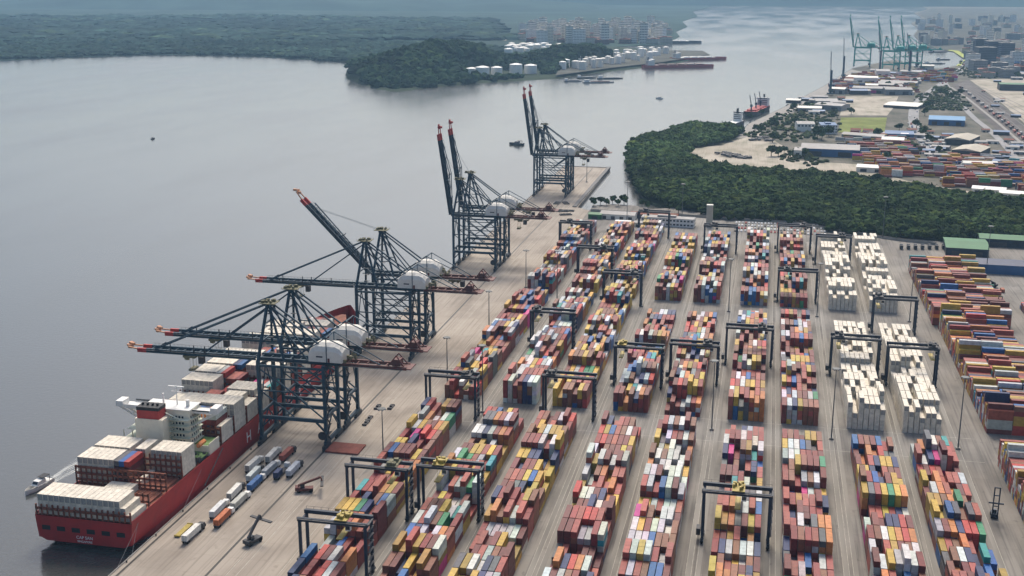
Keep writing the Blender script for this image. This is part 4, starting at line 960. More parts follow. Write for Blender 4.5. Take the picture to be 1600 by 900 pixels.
def wood(name, label, outline, spacing, rad, hmean, hvar, tone, sub=2, floor=0, hf=None, leafk=0, leafs=1., seed=1, skip=0., flat_=.75, keep=None, lift=None):
    pts = np.array(outline); x0, y0 = pts.min(0); x1, y1 = pts.max(0)
    gx, gy = np.meshgrid(np.arange(x0, x1, spacing), np.arange(y0, y1, spacing)); gx = gx.ravel() + rng.uniform(-.5, .5, gx.size) * spacing; gy = gy.ravel() + rng.uniform(-.5, .5, gy.size) * spacing
    ok = inside(outline, gx + spacing * 1.1 * lownoise(gx, gy, spacing * 2.2, 77), gy + spacing * 1.1 * lownoise(gx, gy, spacing * 2.0, 78)) & (rng.random(gx.size) > skip)
    vx = gx * 1.0; d = (np.stack([gx, gy, np.zeros_like(gx)], 1) - _C); dep = d @ _f; px = 800 + FPX * (d @ _r) / dep; ok &= (px > -160) & (px < 1760)
    if keep is not None: ok &= keep(gx, gy)
    gx, gy = gx[ok], gy[ok]; n = len(gx); ln = lownoise(gx, gy, spacing * 5, seed); l2 = lownoise(gx, gy, spacing * 16, seed + 5)
    r = rad * rng.choice([.6, .8, 1., 1.25, 1.6], n, p=[.15, .25, .3, .2, .1]) * rng.uniform(.85, 1.15, n) * (1 + .15 * ln); z = floor + hmean + hvar * (.6 * ln + .6 * l2) + rng.uniform(-.5, .5, n) * hvar + (hf(gx, gy) if hf else 0)
    P = np.stack([gx, gy, z], 1); base = np.array(tone)[None] * np.clip(1 + .38 * ln[:, None] + .42 * l2[:, None], .35, 2.2) * rng.uniform(.65, 1.4, (n, 1)); yel = (rng.random(n) < .10)[:, None]; base = np.where(yel, base * [1.5, 1.3, .9], base)
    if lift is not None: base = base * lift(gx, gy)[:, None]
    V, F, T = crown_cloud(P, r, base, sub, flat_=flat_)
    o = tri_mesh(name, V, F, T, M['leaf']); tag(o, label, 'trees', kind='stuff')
    if leafk:
        V2, F2, T2 = leaves(P, r, base, leafk, leafs); lo = tri_mesh('leaves', V2, F2, T2, M['leaf']); lo.parent = o
    return o
def Gs(l, z=0): return [G(*p, z) for p in l]
MANG = Gs([(1050,324),(1022,317),(1005,306),(993,292),(985,272),(981,250),(984,232),(995,221),(1015,214),(1045,208),(1075,201),(1110,198),(1145,201),(1160,205),(1150,213),(1128,225),(1100,227),(1082,232),(1066,246),(1090,254),(1115,260),(1135,266),(1165,269),(1200,273),(1245,276),(1290,277),(1330,282),(1380,291),(1420,298),(1470,306),(1520,313),(1600,319),(1760,335),(1760,402),(1640,384),(1600,376),(1550,372),(1485,377),(1400,373),(1300,362),(1270,350),(1200,347),(1120,343),(1090,332)])
o = MB().prism(MANG, WZ - 3, -1.2).build('swamp_ground', M['forest_floor']); o['kind'] = 'structure'
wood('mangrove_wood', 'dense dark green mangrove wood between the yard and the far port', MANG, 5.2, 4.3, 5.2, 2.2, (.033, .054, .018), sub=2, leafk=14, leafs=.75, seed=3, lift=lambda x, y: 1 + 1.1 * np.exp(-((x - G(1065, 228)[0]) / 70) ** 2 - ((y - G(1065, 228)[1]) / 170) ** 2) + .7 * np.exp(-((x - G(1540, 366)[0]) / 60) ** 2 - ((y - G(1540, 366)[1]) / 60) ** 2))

def tree(name, label, loc, h, r, tone, group, palm=False):
    t = thing(name, label, 'tree', loc, random.uniform(0, 6), group); k = MB()
    k.tube((0, 0, -.5), (.1 * h * .2, 0, h * .55), .05 * h, .025 * h, 8)
    for a in range(4): an = a * 1.7; k.tube((.02 * h, 0, h * .4), (math.cos(an) * r * .5, math.sin(an) * r * .5, h * .72), .022 * h, .01 * h, 5)
    k.build('trunk', M['deckred'] if False else mat_trunk, t)
    n = 16; P = rng.standard_normal((n, 3)) * [r * .42, r * .42, h * .11] + [0, 0, h * .72]; rr = rng.uniform(.28, .5, n) * r; base = np.array(tone)[None] * rng.uniform(.6, 1.5, (n, 1))
    V, F, T = crown_cloud(P, rr, base, 2, .5); o = tri_mesh('crown', V, F, T, M['leaf']); o.parent = t
    V, F, T = leaves(P, rr * 1.1, base, 40, .35); o2 = tri_mesh('leaves', V, F, T, M['leaf']); o2.parent = o
    return t
mat_trunk = mat('bark', (.12, .09, .06), .9, .3, 1)
protos = [tree('broadleaf_tree', 'x', (0, 0, 0), 8, 4, (.045, .075, .025), 'scattered trees on the far bank') for _ in range(3)]
spots = [(1172,186),(1206,193),(1210,198),(1262,170),(1285,170),(1277,215),(1284,218),(1272,222),(1295,212),(1180,205),(1190,208),(1240,172),(1250,160),(1225,240),(1216,243),(1205,243),(1245,243),(1256,245),(1235,246),(1207,222),(1245,196),(1190,180),(1215,184),(1330,178),(1445,180),(1450,170),(1478,150),(1486,156),(1492,150),(1470,148),(1440,212),(1450,222),(1466,238),(1432,200),(1405,205),(1370,215),(1430,235),(1436,240),(1385,250),(1300,185),(1500,150),(1480,112),(1475,118),(1420,135),(1408,138),(1430,130),(1400,140),(1388,138),(1555,120),(1575,118),(1590,122),(1535,110),(1545,100)]
sn = 0
for k, (px, py) in enumerate(spots):
    X, Y = G(px, py); pr_ = protos[k % 3]; s_ = random.uniform(.9, 1.7) * (1.6 if (px, py) in ((1277,215),(1284,218),(1295,212)) else 1)
    place(pr_, USED, (X, Y, 0), random.uniform(0, 6), 'green tree scattered among yards and roads on the far bank', s_) if pr_.name not in USED else place(pr_, USED, (X, Y, 0), random.uniform(0, 6), 'green tree scattered among yards and roads on the far bank', s_)
for k, (px, py) in enumerate(((928,322),(938,320),(948,321),(957,318),(966,322),(1003,322),(1012,326),(1045,330),(975,319),(1060,333))):
    X, Y = G(px, py); t = place(protos[k % 3], USED, (X, Y, 0), k, f'{ORD[k+1]} small tree from the left along the creek behind the sheds', random.uniform(.75, 1.1)); t['group'] = 'trees along the creek'

# ---------------------------------------------------------------- far bank (right)
BANK = Gs([(1150,214),(1158,206),(1170,192),(1228,165),(1290,132),(1332,106),(1400,92),(1438,107),(1470,106),(1495,102),(1508,92),(1490,80),(1445,72),(1428,54),(1436,44),(1424,36),(1440,27),(1428,20),(1450,14),(1442,10),(2300,10),(2300,420),(1760,402),(1700,345),(1600,325),(1520,318),(1470,311),(1420,303),(1380,296),(1330,287),(1290,282),(1200,278),(1135,270),(1090,258),(1062,246),(1082,230)])
o = MB().prism(BANK, WZ - 2, -1.0).build('port_land', M['bank']); o['kind'] = 'structure'
def patch(name, pts, m, z=-.12): return sheet(name, Gs(pts), z, m)
patch('quay_strip', [(1150,214),(1170,192.5),(1228,165.5),(1290,132.5),(1330,108),(1350,112),(1300,142),(1240,174),(1190,200),(1165,216)], M['conc'], -0.9)
patch('sand_flat', [(1066,245),(1084,231),(1130,225),(1165,214),(1190,206),(1215,222),(1238,236),(1250,250),(1345,256),(1345,285),(1290,281),(1200,277),(1135,269),(1090,257)], M['sand'], -0.8)
patch('service_road', [(1345,262),(1420,282),(1500,296),(1600,310),(1760,330),(1760,342),(1600,322),(1480,309),(1380,292),(1345,284)], M['sand'], -0.7)
patch('storage_ground', [(1322,150),(1404,150),(1396,168),(1386,180),(1312,180)], M['sand'], -0.6)
patch('grass_field', [(1314,183),(1386,183),(1382,206),(1310,206)], M['grass'], -0.6)
patch('rail_yard', [(1488,132),(1512,124),(1560,160),(1610,205),(1760,330),(1760,380),(1640,290),(1560,205)], M['railyard'], -0.65)
patch('bare_ground', [(1515,124),(1760,118),(1760,290),(1610,200),(1565,160)], M['sand'], -0.75)
patch('city_ground', [(1430,54),(1445,71.5),(1489,79.5),(1516,90),(1520,122),(1760,118),(1760,12),(1456,13),(1434,21),(1445,28),(1430,36),(1440,44)], M['city_ground'], -.85)
patch('beach', [(1494,102),(1508,92),(1490,80),(1480,78.5),(1484,77.5),(1498,79),(1516,91),(1502,104)], mat('beach_scrub', (.38, .42, .12), .9, .3, .02), -0.5)
def road(name, cl, w_, m, z):
    P = [Vector((*G(*p), 0)) for p in cl]; v = []
    for i, p in enumerate(P):
        d = (P[min(i+1, len(P)-1)] - P[max(i-1, 0)]).normalized(); n = Vector((-d.y, d.x, 0)) * w_ / 2; v += [tuple(p + n), tuple(p - n)]
    me = bpy.data.meshes.new(name); me.from_pydata([(x, y, z) for x, y, _ in v], [], [(2*i, 2*i+1, 2*i+3, 2*i+2) for i in range(len(P)-1)]); me.materials.append(m)
    bm = bmesh.new(); bm.from_mesh(me); bmesh.ops.recalc_face_normals(bm, faces=bm.faces); bm.to_mesh(me); bm.free()
    o = bpy.data.objects.new(name, me); col.objects.link(o); o['kind'] = 'structure'; return o
SR = [(1512,96),(1498,112),(1480,125),(1462,137),(1445,149),(1434,160),(1428,172),(1427,184),(1430,197),(1438,212),(1450,228),(1462,244),(1478,258)]
road('main_road', SR, 17, M['road'], -.3); road('main_road', [(1476,128),(1484,140),(1494,154),(1508,170),(1524,186),(1545,202),(1568,224),(1600,262),(1640,300)], 10, M['road'], -.25)
road('side_road', [(1486,136),(1510,152),(1535,172),(1560,192),(1590,218),(1640,262)], 5, M['conc'], -.28)
# railway tracks and wagons
for k in range(7):
    road('railway_track', [(1497 + k * 2.2, 131 - k * .9), (1530 + k * 4.5, 155 - k * 1.5), (1575 + k * 8, 195 - k * 3), (1640 + k * 12, 255 - k * 5)], 1.6, M['rail'], -.5)
wg = MB().box(-1.5, 1.5, -7, 7, .8, 3.4).box(-1.3, 1.3, -6, -4, .2, .8).box(-1.3, 1.3, 4, 6, .2, .8).build('rail_wagon', M['c_obj']); tag(wg, 'x', 'wagon', 'rail wagons in the rail yard')
kk = 0
for k in range(34):
    u = k / 33; px, py = 1500 + u * 108, 137 + u * 88 - (4 if k % 2 else 0) * (.4 + u); o = wg if k == 0 else wg.copy()
    if k: col.objects.link(o)
    X, Y = G(px, py); X2, Y2 = G(px + 3.3, py + 2.6); o.location = (X, Y, 0); o.rotation_euler = (0, 0, math.atan2(Y2 - Y, X2 - X) - R(90)); o.color = (*random.choice(((.3,.3,.3), (.12,.06,.05), (.45,.43,.4), (.35,.1,.08), (.06,.06,.07))), 1)
    o['label'] = 'goods wagon standing in the long train beside the far road'
# cars on the main road
for k in range(46):
    u = random.random() * (len(SR) - 1.01); i = int(u); a, b = SR[i], SR[i+1]; px = a[0] + (b[0]-a[0]) * (u-i); py = a[1] + (b[1]-a[1]) * (u-i)
    X, Y = G(px, py); X2, Y2 = G(px + (b[0]-a[0]) * .05, py + (b[1]-a[1]) * .05); an = math.atan2(Y2 - Y, X2 - X) - R(90); of = random.choice((-5.5, -2, 2, 5.5, 10)); o = copy_tree(c0)
    o.location = (X + math.cos(an) * of, Y + math.sin(an) * of, -.25); o.rotation_euler = (0, 0, an); big = random.random() < .4
    if big: o.scale = (1.4, 2.2, 2.0)
    o.color = (*random.choice(((.7,.7,.7), (.5,.5,.5), (.05,.05,.05), (.3,.05,.04), (.08,.12,.3))), 1)
    o['label'] = 'vehicle driving on the curving main road of the far bank'; o['group'] = 'vehicles on the far main road'
# container lots on the bank
sx_, sy_ = .0, 0
def lot(px0, py0, px1, py1, n, hmax, wt):
    a = G(px0, py0); b = G(px1, py1)
    for _ in range(n):
        u, v = random.random(), random.random(); X, Y = G(px0 + (px1 - px0) * u, py0 + (py1 - py0) * v); X = round(X / 12.6) * 12.6; Y = round(Y / 8) * 8 + random.choice((0, 2.6))
        if (X, Y) in lotset: continue
        lotset.add((X, Y)); h_ = random.randint(1, hmax); run = pick(wt)
        for k in range(h_):
            if random.random() < .4: run = pick(wt)
            LOT.append(dict(x=X, y=Y, z=-.1 + k * 2.6, L=12.19, rgb=run[1], kind='dry', rot=1, H=2.6))
LOT, lotset = [], set()
WL = dict(W_STD, maroon=14, orange=9); WC = dict(W_STD, white=16)
lot(1375, 258, 1480, 276, 260, 4, WL); lot(1480, 272, 1620, 292, 330, 4, WL); lot(1345, 232, 1432, 256, 240, 3, WL); lot(1500, 258, 1600, 272, 160, 3, WL); lot(1600, 276, 1720, 310, 200, 4, WL)
lot(1318, 210, 1420, 232, 120, 2, WC); lot(1480, 246, 1560, 256, 60, 2, WC); lot(1322, 118, 1430, 146, 420, 4, W_RED); lot(1300, 128, 1340, 146, 90, 3, WC); lot(1430, 112, 1490, 128, 160, 4, WL)
stack_mesh('far_container_stacks', LOT, 'coloured containers stacked in the lots of the far bank port', 'containers')
def at(px, py, z=0): return (*G(px, py), z)
gable('warehouse', 'long blue walled warehouse with pale grey roof on the far bank', 'warehouse', at(1297, 240), 74, 46, 9, 4, R(-4), BLUE, ROOFG, doors=2)
gable('warehouse', 'cream gatehouse left of the blue warehouse', 'warehouse', at(1247, 243), 10, 30, 9, 1, R(-4), M['house'], ROOFG, doors=1)
gable('warehouse', 'white walled shed left of the blue roofed block on the far bank', 'warehouse', at(1257, 203), 26, 30, 11, 2.5, R(6), M['white'], ROOFG, windows=5)
flat('port_building', 'pale building with blue roof band on the far bank', 'building', at(1293, 206), 24, 36, 12, R(4), M['white'], floors=3, roofm=BLUE)
gable('warehouse', 'small yellow gabled building in front of the white shed', 'building', at(1271, 209), 7, 8, 8, 2, 0, M['tan'], ROOFG, windows=2)
bs = gable('warehouse', 'bright blue roofed warehouse beside the curving road', 'warehouse', at(1479, 192), 54, 60, 8, 2.5, R(-8), BLUE, mat('bright_blue_roof', (.05, .22, .42), .5, .12, .1), doors=3)
gable('warehouse', 'tan roofed shed below the bright blue roof', 'warehouse', at(1503, 222), 34, 60, 7, 3, R(-22), M['dgrey'], M['tan'], along='y', doors=2)
gable('warehouse', 'tan roofed shed nearer than its twin below the blue roof', 'warehouse', at(1517, 240), 36, 56, 7, 3, R(-22), M['dgrey'], M['tan'], along='y', doors=2)
gable('warehouse', 'long white roofed shed at the mangrove edge', 'warehouse', at(1545, 301), 34, 18, 5, 2, R(-14), M['house'], M['white'], doors=3)
gable('warehouse', 'white roofed shed at the mangrove edge right end', 'warehouse', at(1588, 308), 34, 18, 5, 2, R(-14), M['house'], M['white'], doors=3)
gable('warehouse', 'low white roofed shed right of the blue warehouse', 'warehouse', at(1362, 266), 34, 24, 5, 2, R(-10), M['house'], M['white'], doors=2)
gable('warehouse', 'teal blue roofed low shed beside the green field', 'warehouse', at(1405, 212), 40, 40, 5, 1.5, R(-5), BLUE, BLUE, doors=2)
gable('warehouse', 'small white shed beside the teal roofed shed', 'warehouse', at(1413, 214), 10, 10, 5, 1, 0, M['white'], M['white'])
gable('warehouse', 'wide green roofed station hall with white pillars at right edge', 'warehouse', at(1592, 140), 80, 40, 12, 2, R(-3), M['dgrey'], GREENR, doors=5)
for k, (px, py, w_, d, h_, m_) in enumerate(((1352,132,50,40,16,'white'),(1378,122,30,60,18,'house'),(1340,128,40,40,12,'lgreen'),(1425,118,50,30,10,'tan'),(1365,140,34,30,10,'maroon'),(1385,141,30,20,12,'maroon'),(1310,145,30,30,9,'grey'),(1395,133,50,20,8,'white'),(1448,108,34,20,9,'tan'),(1412,128,70,16,8,'white'),(1265,172,40,30,5,'grey'),(1290,160,40,50,5,'grey'),(1240,160,26,20,5,'dgrey'),(1300,170,50,40,8,'grey'),(1415,166,60,70,4,'dgrey'),(1350,216,60,20,5,'grey'),(1395,222,30,30,5,'dgrey'),(1455,262,30,20,6,'white'),(1530,262,40,16,6,'house'))):
    nm_ = {'white': 'white', 'house': 'cream', 'lgreen': 'pale green', 'tan': 'tan', 'maroon': 'dark red', 'grey': 'grey', 'dgrey': 'dark grey'}[m_]
    where = 'behind the storage ground' if py < 150 else 'in mid far bank' if py < 200 else 'among container lots'
    gable('port_shed', f'{nm_} port shed {where}, {ORD[k + 1]} of nineteen', 'shed', at(px, py), w_, d, h_, 2.5, R(random.uniform(-25, 5)), M[m_], ROOFG if k % 2 else M['house'], 'port sheds on the far bank', doors=2)
for k, (px, py) in enumerate(((1131,240),(1140,243),(1150,244),(1162,246),(1180,218),(1192,215),(1200,219))):
    mb = MB()
    for j in range(14): mb.cbox((random.uniform(-9, 9), random.uniform(-7, 7), .4 + random.random()), (random.uniform(2, 5), random.uniform(2, 6), random.uniform(1, 2.4)))
    tag(mb.build('scrap_pile', M['dgrey'], None, at(px, py), random.random()), 'dark pile of scrap on the sand flat behind the mangroves', 'scrap pile', 'scrap piles on the sand flat')
for nm, pts, sk in (('far_scrub', [(1160,212),(1186,196),(1232,172),(1262,160),(1300,158),(1312,182),(1308,206),(1268,214),(1240,222),(1205,214),(1180,214)], .72), ('far_scrub', [(1430,150),(1478,132),(1500,150),(1520,172),(1450,172)], .6), ('far_scrub', [(1210,238),(1255,240),(1300,254),(1262,258),(1220,250)], .5), ('far_scrub', [(1432,196),(1455,200),(1470,225),(1482,250),(1470,250),(1448,222)], .6), ('far_scrub', [(1500,96),(1560,98),(1640,104),(1640,122),(1520,122),(1490,112)], .82), ('far_scrub', [(1330,205),(1400,205),(1425,222),(1430,232),(1330,214)], .8)):
    wood(nm, 'low scrub and bushes scattered on the far bank', Gs(pts), 6, 3.4, .8, 1.2, (.05, .066, .03), sub=1, floor=-1, seed=len(pts), skip=sk)
sk_ = []
for k, (m_, rf, w_, d, h_) in enumerate((('house', ROOFG, 22, 14, 5), ('grey', ROOFG, 30, 16, 6), ('tan', M['deckred'], 16, 12, 5), ('white', M['deckred'], 14, 10, 6), ('dgrey', BLUE, 26, 18, 6))):
    sk_.append(gable('low_building', 'x', 'building', (0, 0, 0), w_, d, h_, 2, 0, M[m_], rf, 'low buildings of the far bank', doors=2, windows=0))
LD = ['cream low shed with grey roof', 'grey shed with weathered roof', 'tan house with red roof', 'white house with red roof', 'dark shed with blue roof']
def sheds(n, xs, ys, where, sc=(.6, 1.2)):
    for _ in range(n):
        k = random.randrange(5); o = place(sk_[k], USED, (*G(random.uniform(*xs), random.uniform(*ys)), -.9), R(random.uniform(-25, 10)), f'{LD[k]} {where}', random.uniform(*sc)); o['group'] = f'{LD[k]}s {where}'
sheds(14, (1345, 1440), (112, 130), 'behind the green crane stacks', (.8, 1.4)); sheds(18, (1318, 1440), (128, 147), 'in the crowded port beneath the green cranes', (.9, 1.8)); sheds(14, (1235, 1330), (150, 180), 'near the far quay', (.5, 1)); sheds(16, (1320, 1440), (207, 235), 'between grass field and container lots', (.6, 1.1))
sheds(22, (1440, 1500), (205, 250), 'along the curving road', (.4, .8)); sheds(24, (1520, 1600), (205, 262), 'between the two roads', (.4, .9)); sheds(50, (1515, 1650), (84, 124), 'in the low town beside the rail yard', (.7, 1.6)); sheds(14, (1535, 1650), (125, 190), 'on the bare ground right of the rail yard', (.4, 1.0)); sheds(10, (1560, 1640), (362, 374), 'at the right end of the mangroves', (.3, .6))
# green ship-to-shore cranes of the far port and harbour cranes
TEAL = mat('teal_crane_paint', (.02, .33, .28), .5, .15, .4)
gc = make_sts(R(80), TEAL, TEAL, TEAL, TEAL, 'green_quay_crane', 'green quay cranes of the far port')
for (px, py), lb in (((1334, 104), 'green quay crane of the far port, leftmost'), ((1378, 111), 'green quay crane of the far port, second from left'), ((1396, 109), 'green quay crane of the far port, third from left'), ((1413, 108), 'green quay crane of the far port, rightmost')):
    place(gc, USED, at(px, py), R(-8), lb, 1.15)
def harbour_crane(loc, rz, h, label, elev):
    t = thing('harbour_crane', label, 'harbour crane', loc, rz, 'dark harbour cranes'); m = M['crane']
    MB().box(-5, 5, -5, 5, 1, 4).build('undercarriage', m, t); MB().tube((0, 0, 4), (0, 0, h), 2.6, 2, 10).build('tower', m, t); MB().box(-3, 3, -7, 3, 6, 12).build('machine_house', m, t)
    b = MB(); L = h * 1.15; p0 = Vector((0, 2, h * .6)); p1 = p0 + Vector((0, math.cos(elev), math.sin(elev))) * L
    for dx in (-1.2, 1.2):
        for dz in (-.9, .9): b.bar(p0 + Vector((dx, 0, dz)), p1 + Vector((dx * .4, 0, dz * .4)), .5)
    for k in range(12): u = k / 12; b.bar(p0.lerp(p1, u) + Vector((-1.1, 0, 0)), p0.lerp(p1, u + .08) + Vector((1.1, 0, 0)), .35)
    b.build('jib', m, t); return t
for (px, py), h_, e_, lb in (((1297, 148), 48, 1.45, 'dark harbour crane at the far quay, leftmost, steep jib'), ((1317, 124), 52, 1.45, 'dark harbour crane at the far quay, second from left'), ((1374, 118), 58, 1.3, 'dark harbour crane between the green quay cranes'), ((1420, 118), 58, 1.2, 'dark harbour crane right of the green quay cranes'), ((1432, 106), 40, 1.3, 'dark harbour crane beside the bay, rightmost')):
    harbour_crane(at(px, py), R(20), h_, lb, e_)
# ships of the channel
def small_ship(name, label, loc, rz, L, B, hullm, deckm, house=-.4, cranes=0, tanks=0, cat='ship'):
    t = thing(name, label, cat, loc, rz); h = MB(); b2 = B / 2
    h.loft([[(x * b2 * f, y * L, z) for x, z in ((-1, 7.5), (-.97, 3), (-.85, -1.5), (0, -3), (.85, -1.5), (.97, 3), (1, 7.5))] for y, f in ((-.5, .8), (-.42, 1), (.25, 1), (.38, .8), (.46, .4), (.5, .03))]); h.build('hull', hullm, t)
    MB().box(-b2 * .92, b2 * .92, -L * .45, L * .27, 7.4, 7.9).build('deck', deckm, t)
    s_ = MB(); y = house * L; s_.box(-b2 * .8, b2 * .8, y - L * .045, y + L * .045, 7.9, 20); s_.box(-b2, b2, y + L * .01, y + L * .04, 20, 22.5); s_ = s_.build('superstructure', M['white'], t)
    w3 = MB()
    for z in (11, 14, 17, 20.8): w3.box(-b2 * .7, b2 * .7, y + L * .046, y + L * .047, z, z + 1.2); w3.box(-b2 * .7, b2 * .7, y - L * .047, y - L * .046, z, z + 1.2)
    w3.build('window_row', M['glass'], s_)
    MB().tube((0, y - L * .03, 20), (0, y - L * .03, 28), 2, 1.7, 10).build('funnel', M['dgrey'], t); MB().tube((0, y, 22), (0, y, 31), .4, .2).build('mast', M['white'], t)
    for k in range(cranes):
        yy = -L * .25 + k * L * .48 / max(1, cranes - 1) ; c = MB(); c.tube((0, yy, 7.8), (0, yy, 17), 1.3, 1.1, 8); c.box(-1.8, 1.8, yy - 1.6, yy + 1.6, 15, 19); c.bar((0, yy, 17), (0, yy + 16, 36), 1.2, .8); c.build('deck_crane', M['crane'], t)
    for k in range(tanks): MB().box(-b2 * .7, b2 * .7, -L * .28 + k * L * .13, -L * .28 + k * L * .13 + L * .1, 7.9, 10).build('hatch_cover', deckm, t)
    return t
def along(p, q): a, b = G(*p), G(*q); return ((a[0]+b[0])/2, (a[1]+b[1])/2, WZ), math.atan2(b[1]-a[1], b[0]-a[0]) - R(90), math.hypot(b[0]-a[0], b[1]-a[1])
l_, a_, L_ = along((1163, 190), (1220, 163)); small_ship('cargo_ship', 'red decked cargo ship with dark deck cranes at the far quay', (l_[0] - 14, l_[1] + 6, WZ), a_ + math.pi, 150, 23, M['dgrey'], M['red'], cranes=3, tanks=4)
l_, a_, L_ = along((1150, 199), (1172, 191)); small_ship('cargo_ship', 'pale decked barge ship astern of the red decked cargo ship', (l_[0] - 12, l_[1], WZ), a_, 70, 16, M['dgrey'], M['white'], house=.15)
small_ship('cargo_ship', 'red cargo ship leaving past the tank farm point, nearer one', at(1060, 104, WZ), R(-68), 190, 30, M['red'], M['maroon'], tanks=5)
small_ship('cargo_ship', 'red and white ship at the tank farm point, farther one', at(1092, 92, WZ), R(-62), 170, 28, M['red'], M['white'], tanks=4)
small_ship('cargo_ship', 'dark hulled white ship at the end of the city shore', at(1052, 66, WZ), R(-75), 200, 32, M['dgrey'], M['white'], tanks=4)
for k, (px, py, L_) in enumerate(((935, 127, 70), (953, 121, 60), (895, 125, 40), (916, 120, 44), (1460, 98, 60), (1474, 92, 40), (1448, 76, 70), (1466, 80, 60))):
    t = thing('barge', f'flat {"dark" if k % 2 else "grey"} barge {"off the tank farm" if k < 4 else "in the city bay"}, {["largest", "second largest", "leftmost small one", "right small one", "lower long one", "lower short one", "upper left one", "upper right one"][k]}', 'barge', at(px, py, WZ), R(-70), 'barges moored in the estuary')
    MB().prism([(-5, -L_/2), (5, -L_/2), (5, L_*.4), (2, L_/2), (-2, L_/2), (-5, L_*.4)], -1, 2.2).build('hull', M['dgrey'] if k % 2 else M['grey'], t); MB().box(-3.5, 3.5, -L_*.45, -L_*.3, 2.2, 7).build('wheelhouse', M['white'], t); MB().box(-4, 4, -L_*.25, L_*.35, 2.2, 3.4).build('cargo_cover', M['maroon'] if k == 0 else M['grey'], t)
boat('work_boat', 'tiny dark boat crossing the middle of the channel', at(807, 223, WZ), R(80), 22, M['dgrey'], M['grey'])
boat('work_boat', 'tiny dark boat alone on the left water', at(239, 214, WZ), R(0), 10, M['dgrey'], M['grey'])
boat('work_boat', 'tiny boat beside the mangrove shore', at(984, 262, WZ), R(20), 14, M['dgrey'], M['white'])
boat('work_boat', 'small white launch far up the channel', at(1030, 152, WZ), R(60), 16, M['white'], M['white'])

# ---------------------------------------------------------------- far shore (left and middle)
FAR = Gs([(-500,118),(0,93.5),(100,88.5),(200,85.5),(300,84),(400,87),(500,93),(560,96.5),(600,110),(700,118),(860,104),(900,84),(940,73),(1000,70),(1041,68),(1062,56),(1056,49),(1074,41),(1066,33),(1090,25),(1082,17),(1110,11),(1100,5),(-900,4)])
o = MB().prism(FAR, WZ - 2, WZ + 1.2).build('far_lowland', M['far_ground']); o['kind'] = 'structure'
PEN = Gs([(548,112),(552,106),(562,102),(580,98),(640,97),(760,92),(940,70),(1035,77),(1100,80),(1113,87),(1040,100),(960,109),(905,115),(870,121),(760,127),(680,133),(625,141.5),(600,139),(570,129),(550,119)])
def hill_h(x, y):
    x = np.asarray(x, float); y = np.asarray(y, float)
    z = np.zeros_like(x)
    for px, py, hh, a, b, rot in ((640,118,38,110,150,0),(690,112,54,110,210,0),(735,108,48,95,230,0),(595,120,26,90,110,0),(655,106,50,160,200,0),(868,102,40,90,130,0),(905,100,46,110,150,0),(930,96,34,90,110,0),(570,112,16,60,80,0)):
        cx, cy = G(px, py); z = z + hh * np.exp(-((x - cx) / a) ** 2 - ((y - cy) / b) ** 2)
    for px, py, a in ((741,116,40),(760,114,40),(776,112,40),(805,110,40),(825,109,45),(800,113,50),(770,118,60),(745,122,50)):
        cx, cy = G(px, py); z = z * (1 - .93 * np.exp(-(((x - cx) / a) ** 2 + ((y - cy) / (a * 1.6)) ** 2)))
    z = np.where(inside(IND, x, y), z * .12, z); return np.where(inside(TKF, x, y), z * .15, z) * .52
IND = Gs([(868,122),(868,113),(885,108),(925,101),(955,94),(965,84),(1000,78),(1120,78),(1113,89),(1000,106)])
TKF = Gs([(728,122),(728,112),(790,109),(842,106),(848,118),(790,122)])
def terrain(name, outline, hf, step, base, m):
    pts = np.array(outline); x0, y0 = pts.min(0); x1, y1 = pts.max(0); xs = np.arange(x0, x1 + step, step); ys = np.arange(y0, y1 + step, step); gx, gy = np.meshgrid(xs, ys)
    ins = inside(outline, gx, gy); z = hf(gx, gy) + base; V = np.stack([gx.ravel(), gy.ravel(), np.where(ins, z, WZ - 2).ravel()], 1); nx = len(xs); F = []
    for j in range(len(ys) - 1):
        for i in range(nx - 1):
            if ins[j, i] or ins[j, i+1] or ins[j+1, i] or ins[j+1, i+1]: a = j * nx + i; F.append((a, a + 1, a + nx + 1, a + nx))
    me = bpy.data.meshes.new(name); me.from_pydata(V.tolist(), [], F); me.materials.append(m); me.validate(); o = bpy.data.objects.new(name, me); col.objects.link(o); o['kind'] = 'structure'
    for p in me.polygons: p.use_smooth = True
    return o
terrain('peninsula_hills', PEN, hill_h, 14, WZ + 1.5, M['forest_floor'])
IND = Gs([(868,122),(868,113),(885,108),(925,101),(955,94),(965,84),(1000,78),(1120,78),(1113,89),(1000,106)])
wood('peninsula_forest', 'dark green forest covering the hills of the peninsula', PEN, 11, 9, 3, 4, (.024, .050, .022), sub=2, floor=WZ + 1.5, hf=hill_h, seed=9, keep=lambda x, y: ~inside(IND, x, y) & ~inside(TKF, x, y) & ((hill_h(x, y) > 3) | (rng.random(x.size) < .35)) & (hill_h(x, y) > .7))
FORE = Gs([(-500,117.5),(0,93),(100,88),(200,85),(300,83.6),(400,86.6),(500,92.6),(560,96),(640,96),(760,88),(800,74),(600,66),(400,64),(0,64),(-500,70)])
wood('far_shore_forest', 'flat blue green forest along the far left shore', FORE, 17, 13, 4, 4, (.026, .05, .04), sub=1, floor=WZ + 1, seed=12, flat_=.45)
FOR2 = Gs([(-900,70),(-500,68),(0,63.5),(400,63.5),(800,62),(760,30),(400,26),(-900,26)])
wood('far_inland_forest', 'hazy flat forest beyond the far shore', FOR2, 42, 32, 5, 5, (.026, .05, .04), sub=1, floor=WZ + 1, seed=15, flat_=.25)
patch('far_creek', [(520,55),(700,60),(705,57),(640,55),(690,51),(600,53)], M['water'], WZ + 1.4); patch('far_creek', [(360,47),(420,53),(430,51),(390,47)], M['water'], WZ + 1.4)
patch('far_creek', [(745,55),(790,63),(795,60),(760,53)], M['sand'], WZ + 1.45)
